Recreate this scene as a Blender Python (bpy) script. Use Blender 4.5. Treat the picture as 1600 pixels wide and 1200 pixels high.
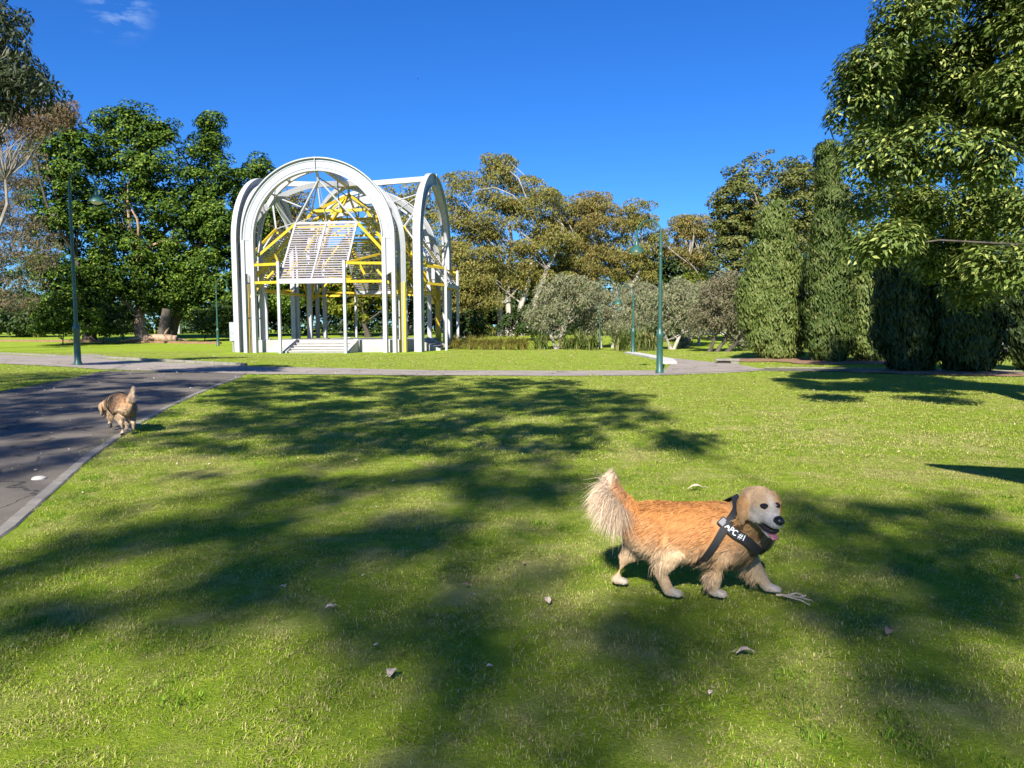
import bpy, bmesh, math, random
import numpy as np
from mathutils import Vector, Matrix, Euler
from mathutils.bvhtree import BVHTree

scene = bpy.context.scene
for _o in list(bpy.data.objects):
    bpy.data.objects.remove(_o)
R = math.radians

# ------------------------------------------------------------------ camera
CAM_H = 1.5
FPX = 1155.0                       # focal length in photograph pixels (1600 wide)
PITCH = R(4.36)
ROLL = R(-0.3)
cam_d = bpy.data.cameras.new('camera')
cam_d.sensor_width = 36.0
cam_d.lens = 36.0 * FPX / 1600.0
cam_d.clip_start = 0.05
cam_d.clip_end = 3000.0
cam = bpy.data.objects.new('camera', cam_d)
scene.collection.objects.link(cam)
CR = Matrix.Rotation(R(90) - PITCH, 3, 'X') @ Matrix.Rotation(ROLL, 3, 'Z')
cam.matrix_world = Matrix.Translation((0, 0, CAM_H)) @ CR.to_4x4()
scene.camera = cam

# ------------------------------------------------------------------ light
SUN_EL = R(37.0)
SUN_AZ = R(-13.0)                  # behind the camera, a little to the left
TO_SUN = Vector((math.sin(SUN_AZ) * math.cos(SUN_EL), -math.cos(SUN_AZ) * math.cos(SUN_EL), math.sin(SUN_EL)))
world = bpy.data.worlds.new('World')
scene.world = world
world.use_nodes = True
wn = world.node_tree.nodes
wl = world.node_tree.links
bg = wn['Background']
sky = wn.new('ShaderNodeTexSky')
sky.sky_type = 'NISHITA'
sky.sun_disc = False
sky.sun_elevation = SUN_EL
sky.sun_rotation = R(180.0) - SUN_AZ
sky.altitude = 0.0
sky.air_density = 1.0
sky.dust_density = 0.15
sky.ozone_density = 3.2
# deep clear blue, the same over the whole sky
hsv = wn.new('ShaderNodeHueSaturation')
hsv.inputs['Saturation'].default_value = 1.25
wl.new(sky.outputs[0], hsv.inputs['Color'])
tint = wn.new('ShaderNodeMix')
tint.data_type = 'RGBA'
tint.blend_type = 'MULTIPLY'
tint.inputs[0].default_value = 1.0
tint.inputs[7].default_value = (0.27, 0.52, 0.86, 1)
wl.new(hsv.outputs[0], tint.inputs[6])
# one thin wisp of cirrus
tc = wn.new('ShaderNodeTexCoord')
mp = wn.new('ShaderNodeMapping')
mp.inputs['Rotation'].default_value = (0.2, 0.5, 0.3)
mp.inputs['Scale'].default_value = (9.0, 9.0, 30.0)
wl.new(tc.outputs['Generated'], mp.inputs['Vector'])
cn = wn.new('ShaderNodeTexNoise')
cn.inputs['Scale'].default_value = 2.2
cn.inputs['Detail'].default_value = 9.0
cn.inputs['Roughness'].default_value = 0.62
wl.new(mp.outputs[0], cn.inputs['Vector'])
cr = wn.new('ShaderNodeMapRange')
cr.inputs['From Min'].default_value = 0.42
cr.inputs['From Max'].default_value = 0.75
cr.inputs['To Max'].default_value = 0.9
wl.new(cn.outputs['Fac'], cr.inputs['Value'])
cm = wn.new('ShaderNodeMix')
cm.data_type = 'RGBA'
cm.inputs[7].default_value = (3.5, 4.6, 6.0, 1)
cd_ = CR @ Vector(((186 - 800.0) / FPX, (600.0 - 8) / FPX, -1.0))
cd_.normalize()
vd = wn.new('ShaderNodeVectorMath')
vd.operation = 'DISTANCE'
vd.inputs[1].default_value = cd_
wl.new(tc.outputs['Generated'], vd.inputs[0])
cf = wn.new('ShaderNodeMapRange')
cf.interpolation_type = 'SMOOTHSTEP'
cf.inputs['From Min'].default_value = 0.045
cf.inputs['From Max'].default_value = 0.0
wl.new(vd.outputs['Value'], cf.inputs['Value'])
cx_ = wn.new('ShaderNodeMath')
cx_.operation = 'MULTIPLY'
wl.new(cr.outputs[0], cx_.inputs[0])
wl.new(cf.outputs[0], cx_.inputs[1])
wl.new(cx_.outputs[0], cm.inputs[0])
wl.new(tint.outputs[2], cm.inputs[6])
wl.new(cm.outputs[2], bg.inputs['Color'])
bg.inputs['Strength'].default_value = 0.095

sun_d = bpy.data.lights.new('sun', 'SUN')
sun_d.energy = 5.0
sun_d.angle = R(0.53)
sun_d.color = (1.0, 0.945, 0.86)
sun = bpy.data.objects.new('sun', sun_d)
scene.collection.objects.link(sun)
sun.rotation_euler = TO_SUN.to_track_quat('Z', 'Y').to_euler()

scene.view_settings.view_transform = 'Standard'
scene.view_settings.look = 'None'
scene.view_settings.exposure = 1.05
scene.view_settings.gamma = 1.0
scene.view_settings.use_curve_mapping = False
scene.render.engine = 'CYCLES'
scene.cycles.max_bounces = 6
scene.cycles.diffuse_bounces = 3
scene.cycles.glossy_bounces = 2
scene.cycles.transmission_bounces = 4
scene.cycles.transparent_max_bounces = 4
scene.cycles.caustics_reflective = False
scene.cycles.caustics_refractive = False
scene.cycles.sample_clamp_indirect = 6.0
scene.cycles.use_denoising = True
try:
    scene.cycles.denoiser = 'OPENIMAGEDENOISE'
except Exception:
    pass

# ------------------------------------------------------------------ helpers
COL = scene.collection
rng = np.random.default_rng(7)


def sstep(a, b, v):
    t = np.clip((np.asarray(v, float) - a) / (b - a), 0, 1)
    return t * t * (3 - 2 * t)


def ground(x, y):
    x = np.asarray(x, float)
    y = np.asarray(y, float)
    g = 0.025 * np.clip(-(x + 3), 0, 14) * sstep(8, 20, y) * (1 - sstep(31, 42, y))
    g = g + 0.9 * sstep(50, 88, y) * (1 - 0.45 * sstep(2, 14, x))
    return g


def gz(x, y):
    return float(ground(x, y))


def ray(px, py):
    return CR @ Vector(((px - 800.0) / FPX, (600.0 - py) / FPX, -1.0))


def at(px, py, Y):
    d = ray(px, py)
    k = Y / d.y
    return Vector((d.x * k, Y, CAM_H + d.z * k))


def place(px, py):
    """where the line of sight through a photograph pixel meets the ground"""
    d = ray(px, py)
    z = 0.0
    p = Vector((0, 0, 0))
    for _ in range(40):
        k = (z - CAM_H) / min(d.z, -1e-4)
        p = Vector((d.x * k, d.y * k, z))
        z = 0.5 * z + 0.5 * gz(p.x, p.y)
    p.z = gz(p.x, p.y)
    return p


def base_at(px, Y):
    d = ray(px, 520)
    x = d.x * Y / d.y
    return Vector((x, Y, gz(x, Y)))


def empty(name, loc=(0, 0, 0), rz=0.0):
    o = bpy.data.objects.new(name, None)
    o.empty_display_size = 0.2
    o.location = loc
    o.rotation_euler = (0, 0, rz)
    COL.objects.link(o)
    return o


def tag(o, label=None, cat=None, group=None, kind=None):
    if label:
        o['label'] = label
    if cat:
        o['category'] = cat
    if group:
        o['group'] = group
    if kind:
        o['kind'] = kind
    return o


def mesh_np(name, verts, quads=None, tris=None, smooth=False, attr=None):
    """mesh from numpy arrays; attr: dict name -> (N,4) point colours"""
    me = bpy.data.meshes.new(name)
    verts = np.ascontiguousarray(verts, dtype=np.float32)
    me.vertices.add(len(verts))
    me.vertices.foreach_set('co', verts.ravel())
    loops = []
    starts = []
    n = 0
    if quads is not None and len(quads):
        q = np.asarray(quads, np.int32)
        loops.append(q.ravel())
        starts.append(np.arange(len(q), dtype=np.int32) * 4)
        n += len(q) * 4
    if tris is not None and len(tris):
        t = np.asarray(tris, np.int32)
        loops.append(t.ravel())
        starts.append(n + np.arange(len(t), dtype=np.int32) * 3)
        n += len(t) * 3
    if loops:
        lv = np.concatenate(loops)
        ls = np.concatenate(starts)
        me.loops.add(len(lv))
        me.loops.foreach_set('vertex_index', lv)
        me.polygons.add(len(ls))
        me.polygons.foreach_set('loop_start', ls)
        if smooth:
            me.polygons.foreach_set('use_smooth', np.ones(len(ls), dtype=bool))
    me.update(calc_edges=True)
    if attr:
        for k, v in attr.items():
            a = me.attributes.new(k, 'FLOAT_COLOR', 'POINT')
            a.data.foreach_set('color', np.ascontiguousarray(v, dtype=np.float32).ravel())
    return me


def link(name, me, mat=None, parent=None, loc=None, rot=None):
    o = bpy.data.objects.new(name, me)
    if mat is not None and len(me.materials) == 0:
        me.materials.append(mat)
    COL.objects.link(o)
    if parent is not None:
        o.parent = parent
    if loc is not None:
        o.location = loc
    if rot is not None:
        o.rotation_euler = rot
    return o


class MB:
    """collects simple shapes into one mesh"""

    def __init__(self):
        self.v = []
        self.f = []

    def add(self, verts, faces):
        n = len(self.v)
        self.v.extend([tuple(p) for p in verts])
        self.f.extend([tuple(i + n for i in f) for f in faces])
        return self

    def box(self, c, s, rot=None):
        hx, hy, hz = s[0] / 2, s[1] / 2, s[2] / 2
        vs = [Vector((x, y, z)) for x in (-hx, hx) for y in (-hy, hy) for z in (-hz, hz)]
        if rot is not None:
            vs = [rot @ v for v in vs]
        c = Vector(c)
        vs = [v + c for v in vs]
        fs = [(0, 1, 3, 2), (4, 6, 7, 5), (0, 4, 5, 1), (2, 3, 7, 6), (0, 2, 6, 4), (1, 5, 7, 3)]
        return self.add(vs, fs)

    def beam(self, a, b, w, h, up=(0, 0, 1)):
        """rectangular bar from a to b"""
        a = Vector(a)
        b = Vector(b)
        t = (b - a).normalized()
        u = Vector(up)
        if abs(t.dot(u)) > 0.98:
            u = Vector((0, 1, 0))
        s = t.cross(u).normalized()
        n = s.cross(t).normalized()
        vs = []
        for p in (a, b):
            for i, j in ((-1, -1), (1, -1), (1, 1), (-1, 1)):
                vs.append(p + s * (i * w / 2) + n * (j * h / 2))
        fs = [(0, 3, 2, 1), (4, 5, 6, 7), (0, 1, 5, 4), (1, 2, 6, 5), (2, 3, 7, 6), (3, 0, 4, 7)]
        return self.add(vs, fs)

    def tube(self, pts, rad, seg=8, cap=True):
        pts = [Vector(p) for p in pts]
        if not hasattr(rad, '__len__'):
            rad = [rad] * len(pts)
        vs = []
        ref = Vector((0, 0, 1))
        t0 = (pts[1] - pts[0]).normalized()
        if abs(t0.dot(ref)) > 0.9:
            ref = Vector((1, 0, 0))
        for i, p in enumerate(pts):
            t = (pts[min(i + 1, len(pts) - 1)] - pts[max(i - 1, 0)]).normalized()
            s = ref - t * ref.dot(t)
            s.normalize()
            ref = s
            n = t.cross(s)
            for k in range(seg):
                a = 2 * math.pi * k / seg
                vs.append(p + (s * math.cos(a) + n * math.sin(a)) * rad[i])
        fs = []
        for i in range(len(pts) - 1):
            for k in range(seg):
                k2 = (k + 1) % seg
                fs.append((i * seg + k, i * seg + k2, (i + 1) * seg + k2, (i + 1) * seg + k))
        if cap:
            fs.append(tuple(range(seg - 1, -1, -1)))
            m = (len(pts) - 1) * seg
            fs.append(tuple(m + k for k in range(seg)))
        return self.add(vs, fs)

    def lathe(self, prof, seg=16, c=(0, 0, 0)):
        c = Vector(c)
        vs = []
        for r, z in prof:
            for k in range(seg):
                a = 2 * math.pi * k / seg
                vs.append(c + Vector((r * math.cos(a), r * math.sin(a), z)))
        fs = []
        for i in range(len(prof) - 1):
            for k in range(seg):
                k2 = (k + 1) % seg
                fs.append((i * seg + k, i * seg + k2, (i + 1) * seg + k2, (i + 1) * seg + k))
        fs.append(tuple(range(seg - 1, -1, -1)))
        m = (len(prof) - 1) * seg
        fs.append(tuple(m + k for k in range(seg)))
        return self.add(vs, fs)

    def arc(self, R0, R1, y0, y1, zc, a0, a1, n=48):
        """solid curved bar in the xz plane between radii R0,R1 and depths y0,y1"""
        vs = []
        for i in range(n + 1):
            a = a0 + (a1 - a0) * i / n
            c, s = math.cos(a), math.sin(a)
            for r, y in ((R0, y0), (R1, y0), (R1, y1), (R0, y1)):
                vs.append((r * c, y, zc + r * s))
        fs = []
        for i in range(n):
            for k in range(4):
                k2 = (k + 1) % 4
                fs.append((i * 4 + k, (i + 1) * 4 + k, (i + 1) * 4 + k2, i * 4 + k2))
        fs.append((0, 1, 2, 3))
        fs.append((n * 4 + 3, n * 4 + 2, n * 4 + 1, n * 4))
        return self.add(vs, fs)

    def prism(self, poly, y0, y1):
        """xz polygon extruded along y"""
        n = len(poly)
        vs = [(p[0], y0, p[1]) for p in poly] + [(p[0], y1, p[1]) for p in poly]
        fs = [tuple(range(n)), tuple(range(2 * n - 1, n - 1, -1))]
        for k in range(n):
            k2 = (k + 1) % n
            fs.append((k, k + n, k2 + n, k2))
        return self.add(vs, fs)

    def mesh(self, name, smooth=False, bevel=0.0):
        me = bpy.data.meshes.new(name)
        me.from_pydata(self.v, [], self.f)
        bm = bmesh.new()
        bm.from_mesh(me)
        bmesh.ops.recalc_face_normals(bm, faces=bm.faces)
        if bevel > 0:
            bmesh.ops.bevel(bm, geom=[e for e in bm.edges if e.calc_face_angle(0) > 0.6], offset=bevel,
                            segments=1, affect='EDGES')
        bm.to_mesh(me)
        bm.free()
        if smooth:
            me.polygons.foreach_set('use_smooth', np.ones(len(me.polygons), dtype=bool))
            try:
                me.set_sharp_from_angle(angle=R(40))
            except Exception:
                pass
        return me

    def build(self, name, mat, parent=None, loc=None, rot=None, smooth=False, bevel=0.0):
        return link(name, self.mesh(name, smooth, bevel), mat, parent, loc, rot)


# ------------------------------------------------------------------ materials
def new_mat(name):
    m = bpy.data.materials.new(name)
    m.use_nodes = True
    nt = m.node_tree
    b = nt.nodes['Principled BSDF']
    return m, nt, b


def N(nt, t, **kw):
    n = nt.nodes.new(t)
    for k, v in kw.items():
        setattr(n, k, v)
    return n


def noise(nt, scale, detail=4, rough=0.55, vec=None, dist=0.0):
    n = N(nt, 'ShaderNodeTexNoise')
    n.inputs['Scale'].default_value = scale
    n.inputs['Detail'].default_value = detail
    n.inputs['Roughness'].default_value = rough
    n.inputs['Distortion'].default_value = dist
    if vec is not None:
        nt.links.new(vec, n.inputs['Vector'])
    return n.outputs['Fac']


def ramp(nt, fac, stops):
    r = N(nt, 'ShaderNodeValToRGB')
    e = r.color_ramp.elements
    while len(e) < len(stops):
        e.new(0.5)
    for i, (p, c) in enumerate(stops):
        e[i].position = p
        e[i].color = (c[0], c[1], c[2], 1)
    nt.links.new(fac, r.inputs['Fac'])
    return r.outputs['Color']


def mix(nt, fac, a, b, blend='MIX'):
    m = N(nt, 'ShaderNodeMix', data_type='RGBA', blend_type=blend)
    if isinstance(fac, (int, float)):
        m.inputs[0].default_value = fac
    else:
        nt.links.new(fac, m.inputs[0])
    for i, v in ((6, a), (7, b)):
        if isinstance(v, (tuple, list)):
            m.inputs[i].default_value = (v[0], v[1], v[2], 1)
        else:
            nt.links.new(v, m.inputs[i])
    return m.outputs[2]


def mrange(nt, v, a, b, c=0.0, d=1.0):
    m = N(nt, 'ShaderNodeMapRange')
    m.interpolation_type = 'SMOOTHSTEP'
    m.inputs['From Min'].default_value = a
    m.inputs['From Max'].default_value = b
    m.inputs['To Min'].default_value = c
    m.inputs['To Max'].default_value = d
    nt.links.new(v, m.inputs['Value'])
    return m.outputs[0]


def bump(nt, b, h, strength=0.3, dist=0.02):
    n = N(nt, 'ShaderNodeBump')
    n.inputs['Strength'].default_value = strength
    n.inputs['Distance'].default_value = dist
    nt.links.new(h, n.inputs['Height'])
    nt.links.new(n.outputs[0], b.inputs['Normal'])


def wpos(nt):
    return N(nt, 'ShaderNodeNewGeometry').outputs['Position']


def mat_worn(name, c1, c2, scale=3.0, rough=0.5, metal=0.0, bstr=0.15, fine=40.0, grime=None):
    m, nt, b = new_mat(name)
    p = wpos(nt)
    f = noise(nt, scale, 6, 0.6, p)
    col = ramp(nt, f, [(0.3, c1), (0.7, c2)])
    if grime:
        g = mrange(nt, noise(nt, scale * 0.5, 8, 0.7, p, 0.6), 0.55, 0.75)
        col = mix(nt, g, col, grime)
    nt.links.new(col, b.inputs['Base Color'])
    b.inputs['Roughness'].default_value = rough
    b.inputs['Metallic'].default_value = metal
    bump(nt, b, noise(nt, fine, 4, 0.6, p), bstr, 0.01)
    return m


def grass_colour(nt, p, blade=None):
    """lush, ordinary and dry patches of one lawn, from world position"""
    big = noise(nt, 0.32, 5, 0.6, p, 0.4)
    mid = noise(nt, 1.7, 5, 0.62, p, 0.3)
    fine = noise(nt, 9.0, 3, 0.6, p)
    s = N(nt, 'ShaderNodeMath', operation='MULTIPLY_ADD')
    nt.links.new(mid, s.inputs[0])
    s.inputs[1].default_value = 0.6
    s2 = N(nt, 'ShaderNodeMath', operation='MULTIPLY')
    nt.links.new(big, s2.inputs[0])
    s2.inputs[1].default_value = 0.4
    nt.links.new(s2.outputs[0], s.inputs[2])
    dry = mrange(nt, s.outputs[0], 0.46, 0.64, 0.0, 0.8)
    # far from the trees the lawn is lusher
    sx = N(nt, 'ShaderNodeSeparateXYZ')
    nt.links.new(p, sx.inputs[0])
    lush_far = mrange(nt, sx.outputs[1], 9.0, 20.0)
    dm = N(nt, 'ShaderNodeMath', operation='MULTIPLY')
    nt.links.new(dry, dm.inputs[0])
    inv = mrange(nt, lush_far, 0.0, 1.0, 1.0, 0.35)
    nt.links.new(inv, dm.inputs[1])
    green = ramp(nt, fine, [(0.3, (0.185, 0.285, 0.016)), (0.7, (0.31, 0.405, 0.030))])
    straw = ramp(nt, fine, [(0.3, (0.38, 0.35, 0.115)), (0.7, (0.52, 0.475, 0.18))])
    return green, straw, dm.outputs[0]


def mat_lawn():
    m, nt, b = new_mat('lawn')
    p = wpos(nt)
    green, straw, dry = grass_colour(nt, p)
    col = mix(nt, dry, green, straw)
    soil = mrange(nt, noise(nt, 2.6, 8, 0.7, p, 0.3), 0.60, 0.72)
    sx = N(nt, 'ShaderNodeSeparateXYZ')
    nt.links.new(p, sx.inputs[0])
    near = mrange(nt, sx.outputs[1], 12.0, 28.0, 0.75, 0.08)
    mm = N(nt, 'ShaderNodeMath', operation='MULTIPLY')
    nt.links.new(soil, mm.inputs[0])
    nt.links.new(near, mm.inputs[1])
    col = mix(nt, mm.outputs[0], col, (0.13, 0.095, 0.05))
    nt.links.new(col, b.inputs['Base Color'])
    b.inputs['Roughness'].default_value = 0.95
    b.inputs['Specular IOR Level'].default_value = 0.1
    bump(nt, b, noise(nt, 55.0, 5, 0.75, p), 0.9, 0.05)
    return m


def mat_blade(name, lush=False):
    m, nt, b = new_mat(name)
    p = wpos(nt)
    a = N(nt, 'ShaderNodeAttribute', attribute_name='leaf')
    sp = N(nt, 'ShaderNodeSeparateColor')
    nt.links.new(a.outputs['Color'], sp.inputs[0])
    green, straw, dry = grass_colour(nt, p)
    if lush:
        g2 = mix(nt, sp.outputs[0], (0.13, 0.25, 0.018), (0.24, 0.37, 0.035))
        col = g2
    else:
        gcol = mix(nt, sp.outputs[0], green, (0.37, 0.47, 0.045))
        gcol = mix(nt, 0.45, gcol, green)
        # each blade is green or straw; more straw in the dry patches
        th = N(nt, 'ShaderNodeMath', operation='MULTIPLY_ADD')
        nt.links.new(dry, th.inputs[0])
        th.inputs[1].default_value = 0.50
        th.inputs[2].default_value = 0.42
        lt = N(nt, 'ShaderNodeMath', operation='LESS_THAN')
        nt.links.new(sp.outputs[1], lt.inputs[0])
        nt.links.new(th.outputs[0], lt.inputs[1])
        col = mix(nt, lt.outputs[0], gcol, straw)
    vj = N(nt, 'ShaderNodeHueSaturation')
    nt.links.new(mrange(nt, sp.outputs[2], 0.0, 1.0, 0.55, 1.3), vj.inputs['Value'])
    nt.links.new(col, vj.inputs['Color'])
    col = vj.outputs['Color']
    nt.links.new(col, b.inputs['Base Color'])
    b.inputs['Roughness'].default_value = 0.7
    b.inputs['Specular IOR Level'].default_value = 0.12
    tr = N(nt, 'ShaderNodeBsdfTranslucent')
    nt.links.new(col, tr.inputs['Color'])
    ms = N(nt, 'ShaderNodeMixShader')
    ms.inputs[0].default_value = 0.3
    nt.links.new(b.outputs[0], ms.inputs[1])
    nt.links.new(tr.outputs[0], ms.inputs[2])
    nt.links.new(ms.outputs[0], nt.nodes['Material Output'].inputs['Surface'])
    return m


def mat_leaf(name, c1, c2, c3=None, c3amt=0.2, rough=0.55, trans=0.2, spec=0.15):
    """foliage: every leaf its own tint, clumps differ a little"""
    m, nt, b = new_mat(name)
    a = N(nt, 'ShaderNodeAttribute', attribute_name='leaf')
    sp = N(nt, 'ShaderNodeSeparateColor')
    nt.links.new(a.outputs['Color'], sp.inputs[0])
    f = N(nt, 'ShaderNodeMath', operation='MULTIPLY_ADD')
    nt.links.new(sp.outputs[0], f.inputs[0])
    f.inputs[1].default_value = 0.5
    h = N(nt, 'ShaderNodeMath', operation='MULTIPLY')
    nt.links.new(sp.outputs[1], h.inputs[0])
    h.inputs[1].default_value = 0.5
    nt.links.new(h.outputs[0], f.inputs[2])
    col = mix(nt, f.outputs[0], c1, c2)
    if c3:
        lt = N(nt, 'ShaderNodeMath', operation='LESS_THAN')
        nt.links.new(sp.outputs[2], lt.inputs[0])
        lt.inputs[1].default_value = c3amt
        col = mix(nt, lt.outputs[0], col, c3)
    nt.links.new(col, b.inputs['Base Color'])
    b.inputs['Roughness'].default_value = rough
    b.inputs['Specular IOR Level'].default_value = spec
    tr = N(nt, 'ShaderNodeBsdfTranslucent')
    nt.links.new(col, tr.inputs['Color'])
    ms = N(nt, 'ShaderNodeMixShader')
    ms.inputs[0].default_value = trans
    nt.links.new(b.outputs[0], ms.inputs[1])
    nt.links.new(tr.outputs[0], ms.inputs[2])
    nt.links.new(ms.outputs[0], nt.nodes['Material Output'].inputs['Surface'])
    return m


def mat_coat(name, rough=0.55):
    m, nt, b = new_mat(name)
    a = N(nt, 'ShaderNodeAttribute', attribute_name='coat')
    p = wpos(nt)
    col = mix(nt, mrange(nt, noise(nt, 60.0, 3, 0.6, p), 0.35, 0.7, 0.0, 0.22), a.outputs['Color'], (0.30, 0.16, 0.06))
    nt.links.new(col, b.inputs['Base Color'])
    b.inputs['Roughness'].default_value = rough
    b.inputs['Specular IOR Level'].default_value = 0.25
    return m


def mat_plain(name, col, rough=0.5, metal=0.0, spec=0.5, var=0.12):
    m, nt, b = new_mat(name)
    p = wpos(nt)
    f = noise(nt, 25.0, 4, 0.6, p)
    lo = tuple(max(0.0, c * (1 - var)) for c in col)
    hi = tuple(min(1.0, c * (1 + var)) for c in col)
    nt.links.new(ramp(nt, f, [(0.3, lo), (0.7, hi)]), b.inputs['Base Color'])
    b.inputs['Roughness'].default_value = rough
    b.inputs['Metallic'].default_value = metal
    b.inputs['Specular IOR Level'].default_value = spec
    return m


def mat_bark(name, c1, c2, scale=4.0):
    m, nt, b = new_mat(name)
    tcn = N(nt, 'ShaderNodeTexCoord')
    mpn = N(nt, 'ShaderNodeMapping')
    mpn.inputs['Scale'].default_value = (scale, scale, scale * 0.25)
    nt.links.new(tcn.outputs['Object'], mpn.inputs['Vector'])
    f = noise(nt, 2.0, 7, 0.65, mpn.outputs[0], 0.5)
    nt.links.new(ramp(nt, f, [(0.35, c1), (0.62, c2)]), b.inputs['Base Color'])
    b.inputs['Roughness'].default_value = 0.85
    bump(nt, b, f, 0.6, 0.04)
    return m


def mat_asphalt(name, c1, c2, seam=None):
    m, nt, b = new_mat(name)
    p = wpos(nt)
    f = noise(nt, 1.1, 7, 0.62, p, 0.4)
    col = ramp(nt, f, [(0.3, c1), (0.72, c2)])
    gr = noise(nt, 140.0, 2, 0.6, p)
    col = mix(nt, 0.55, col, ramp(nt, gr, [(0.25, (0.25, 0.25, 0.25)), (0.75, (0.75, 0.75, 0.75))]), 'OVERLAY')
    st = mrange(nt, noise(nt, 0.45, 6, 0.7, p, 1.0), 0.6, 0.72, 0.0, 0.35)
    col = mix(nt, st, col, (0.30, 0.25, 0.19))
    vo = N(nt, 'ShaderNodeTexVoronoi', feature='DISTANCE_TO_EDGE')
    vo.inputs['Scale'].default_value = 0.33
    nz = N(nt, 'ShaderNodeTexNoise')
    nz.inputs['Scale'].default_value = 1.5
    nz.inputs['Detail'].default_value = 5
    nt.links.new(p, nz.inputs['Vector'])
    va = N(nt, 'ShaderNodeVectorMath', operation='SCALE')
    va.inputs['Scale'].default_value = 1.4
    nt.links.new(nz.outputs['Color'], va.inputs[0])
    vb = N(nt, 'ShaderNodeVectorMath', operation='ADD')
    nt.links.new(p, vb.inputs[0])
    nt.links.new(va.outputs[0], vb.inputs[1])
    nt.links.new(vb.outputs[0], vo.inputs['Vector'])
    ck_ = mrange(nt, vo.outputs['Distance'], 0.002, 0.011, 0.75, 0.0)
    col = mix(nt, ck_, col, (0.03, 0.028, 0.024))
    nt.links.new(col, b.inputs['Base Color'])
    b.inputs['Roughness'].default_value = 0.9
    b.inputs['Specular IOR Level'].default_value = 0.12
    bump(nt, b, gr, 0.8, 0.008)
    return m


M = {}
M['lawn'] = mat_lawn()
M['blade'] = mat_blade('grass_blade')
M['blade_lush'] = mat_blade('grass_blade_lush', True)
M['asphalt'] = mat_asphalt('asphalt', (0.115, 0.099, 0.080), (0.19, 0.167, 0.138))
M['asphalt_light'] = mat_asphalt('pale_asphalt', (0.26, 0.222, 0.182), (0.35, 0.305, 0.255))
M['concrete'] = mat_worn('concrete', (0.36, 0.345, 0.31), (0.47, 0.45, 0.41), 1.6, 0.85, 0, 0.25, 60, (0.30, 0.27, 0.22))
M['kerb'] = mat_worn('kerb_concrete', (0.16, 0.145, 0.12), (0.27, 0.245, 0.205), 5.0, 0.9, 0, 0.6, 80, (0.08, 0.075, 0.045))
M['kerb_white'] = mat_worn('pale_kerb', (0.42, 0.40, 0.35), (0.54, 0.52, 0.46), 3.0, 0.9, 0, 0.3, 60)
M['steel'] = mat_worn('white_paint', (0.35, 0.355, 0.36), (0.42, 0.425, 0.43), 0.9, 0.55, 0, 0.05, 30, (0.27, 0.265, 0.255))
M['web'] = mat_worn('pale_grey_paint', (0.30, 0.32, 0.34), (0.37, 0.385, 0.40), 0.7, 0.55, 0, 0.06, 20, (0.25, 0.265, 0.28))
M['slat'] = mat_worn('slat_paint', (0.32, 0.29, 0.305), (0.41, 0.375, 0.39), 2.0, 0.5, 0, 0.05, 30)
M['yellow'] = mat_worn('yellow_paint', (0.52, 0.355, 0.012), (0.62, 0.44, 0.022), 1.8, 0.45, 0, 0.05, 30, (0.40, 0.27, 0.02))
M['galv'] = mat_worn('galvanised', (0.32, 0.33, 0.34), (0.50, 0.51, 0.52), 9.0, 0.45, 0.4, 0.1, 30)
M['green_paint'] = mat_worn('green_paint', (0.022, 0.075, 0.058), (0.034, 0.105, 0.082), 4.0, 0.4, 0, 0.05, 40, (0.06, 0.10, 0.085))
M['lamp_glass'] = mat_plain('lamp_glass', (0.70, 0.68, 0.60), 0.2)
M['mulch'] = mat_worn('mulch', (0.16, 0.085, 0.045), (0.30, 0.18, 0.10), 7.0, 0.95, 0, 0.9, 30)
M['bark_grey'] = mat_bark('grey_bark', (0.16, 0.13, 0.10), (0.30, 0.26, 0.21))
M['bark_pale'] = mat_bark('pale_gum_bark', (0.20, 0.165, 0.13), (0.47, 0.42, 0.36), 2.0)
M['bark_dark'] = mat_bark('dark_bark', (0.04, 0.032, 0.024), (0.10, 0.08, 0.06))
M['bark_red'] = mat_bark('cut_wood', (0.24, 0.13, 0.07), (0.48, 0.33, 0.22), 3.0)
M['fig'] = mat_leaf('fig_leaf', (0.016, 0.044, 0.005), (0.080, 0.140, 0.014), (0.17, 0.225, 0.025), 0.16, 0.55, 0.08, 0.15)
M['gum'] = mat_leaf('gum_leaf', (0.125, 0.13, 0.026), (0.285, 0.265, 0.068), (0.30, 0.20, 0.06), 0.12, 0.5, 0.2)
M['gum_rust'] = mat_leaf('rusty_gum_leaf', (0.135, 0.125, 0.032), (0.275, 0.24, 0.072), (0.30, 0.19, 0.06), 0.16, 0.55, 0.2)
M['gum_dark'] = mat_leaf('dark_gum_leaf', (0.030, 0.045, 0.020), (0.075, 0.095, 0.045), (0.12, 0.12, 0.07), 0.1, 0.5, 0.15, 0.25)
M['olive'] = mat_leaf('olive_leaf', (0.16, 0.18, 0.085), (0.30, 0.315, 0.17), (0.32, 0.27, 0.17), 0.2, 0.55, 0.2)
M['olive_brown'] = mat_leaf('brown_olive_leaf', (0.15, 0.125, 0.075), (0.28, 0.235, 0.15), (0.14, 0.16, 0.07), 0.35, 0.6, 0.2)
M['grey_twig'] = mat_leaf('grey_gum_leaf', (0.10, 0.10, 0.06), (0.20, 0.18, 0.11), (0.24, 0.16, 0.09), 0.3, 0.6, 0.2)
M['dead'] = mat_leaf('dead_leaf', (0.16, 0.11, 0.06), (0.29, 0.205, 0.12), None, 0, 0.7, 0.2)
M['round'] = mat_leaf('round_tree_leaf', (0.062, 0.082, 0.016), (0.155, 0.165, 0.042), (0.20, 0.18, 0.05), 0.16, 0.5, 0.15, 0.2)
M['cypress'] = mat_leaf('cypress_leaf', (0.055, 0.095, 0.016), (0.155, 0.195, 0.042), (0.19, 0.21, 0.06), 0.15, 0.6, 0.15, 0.3)
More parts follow.
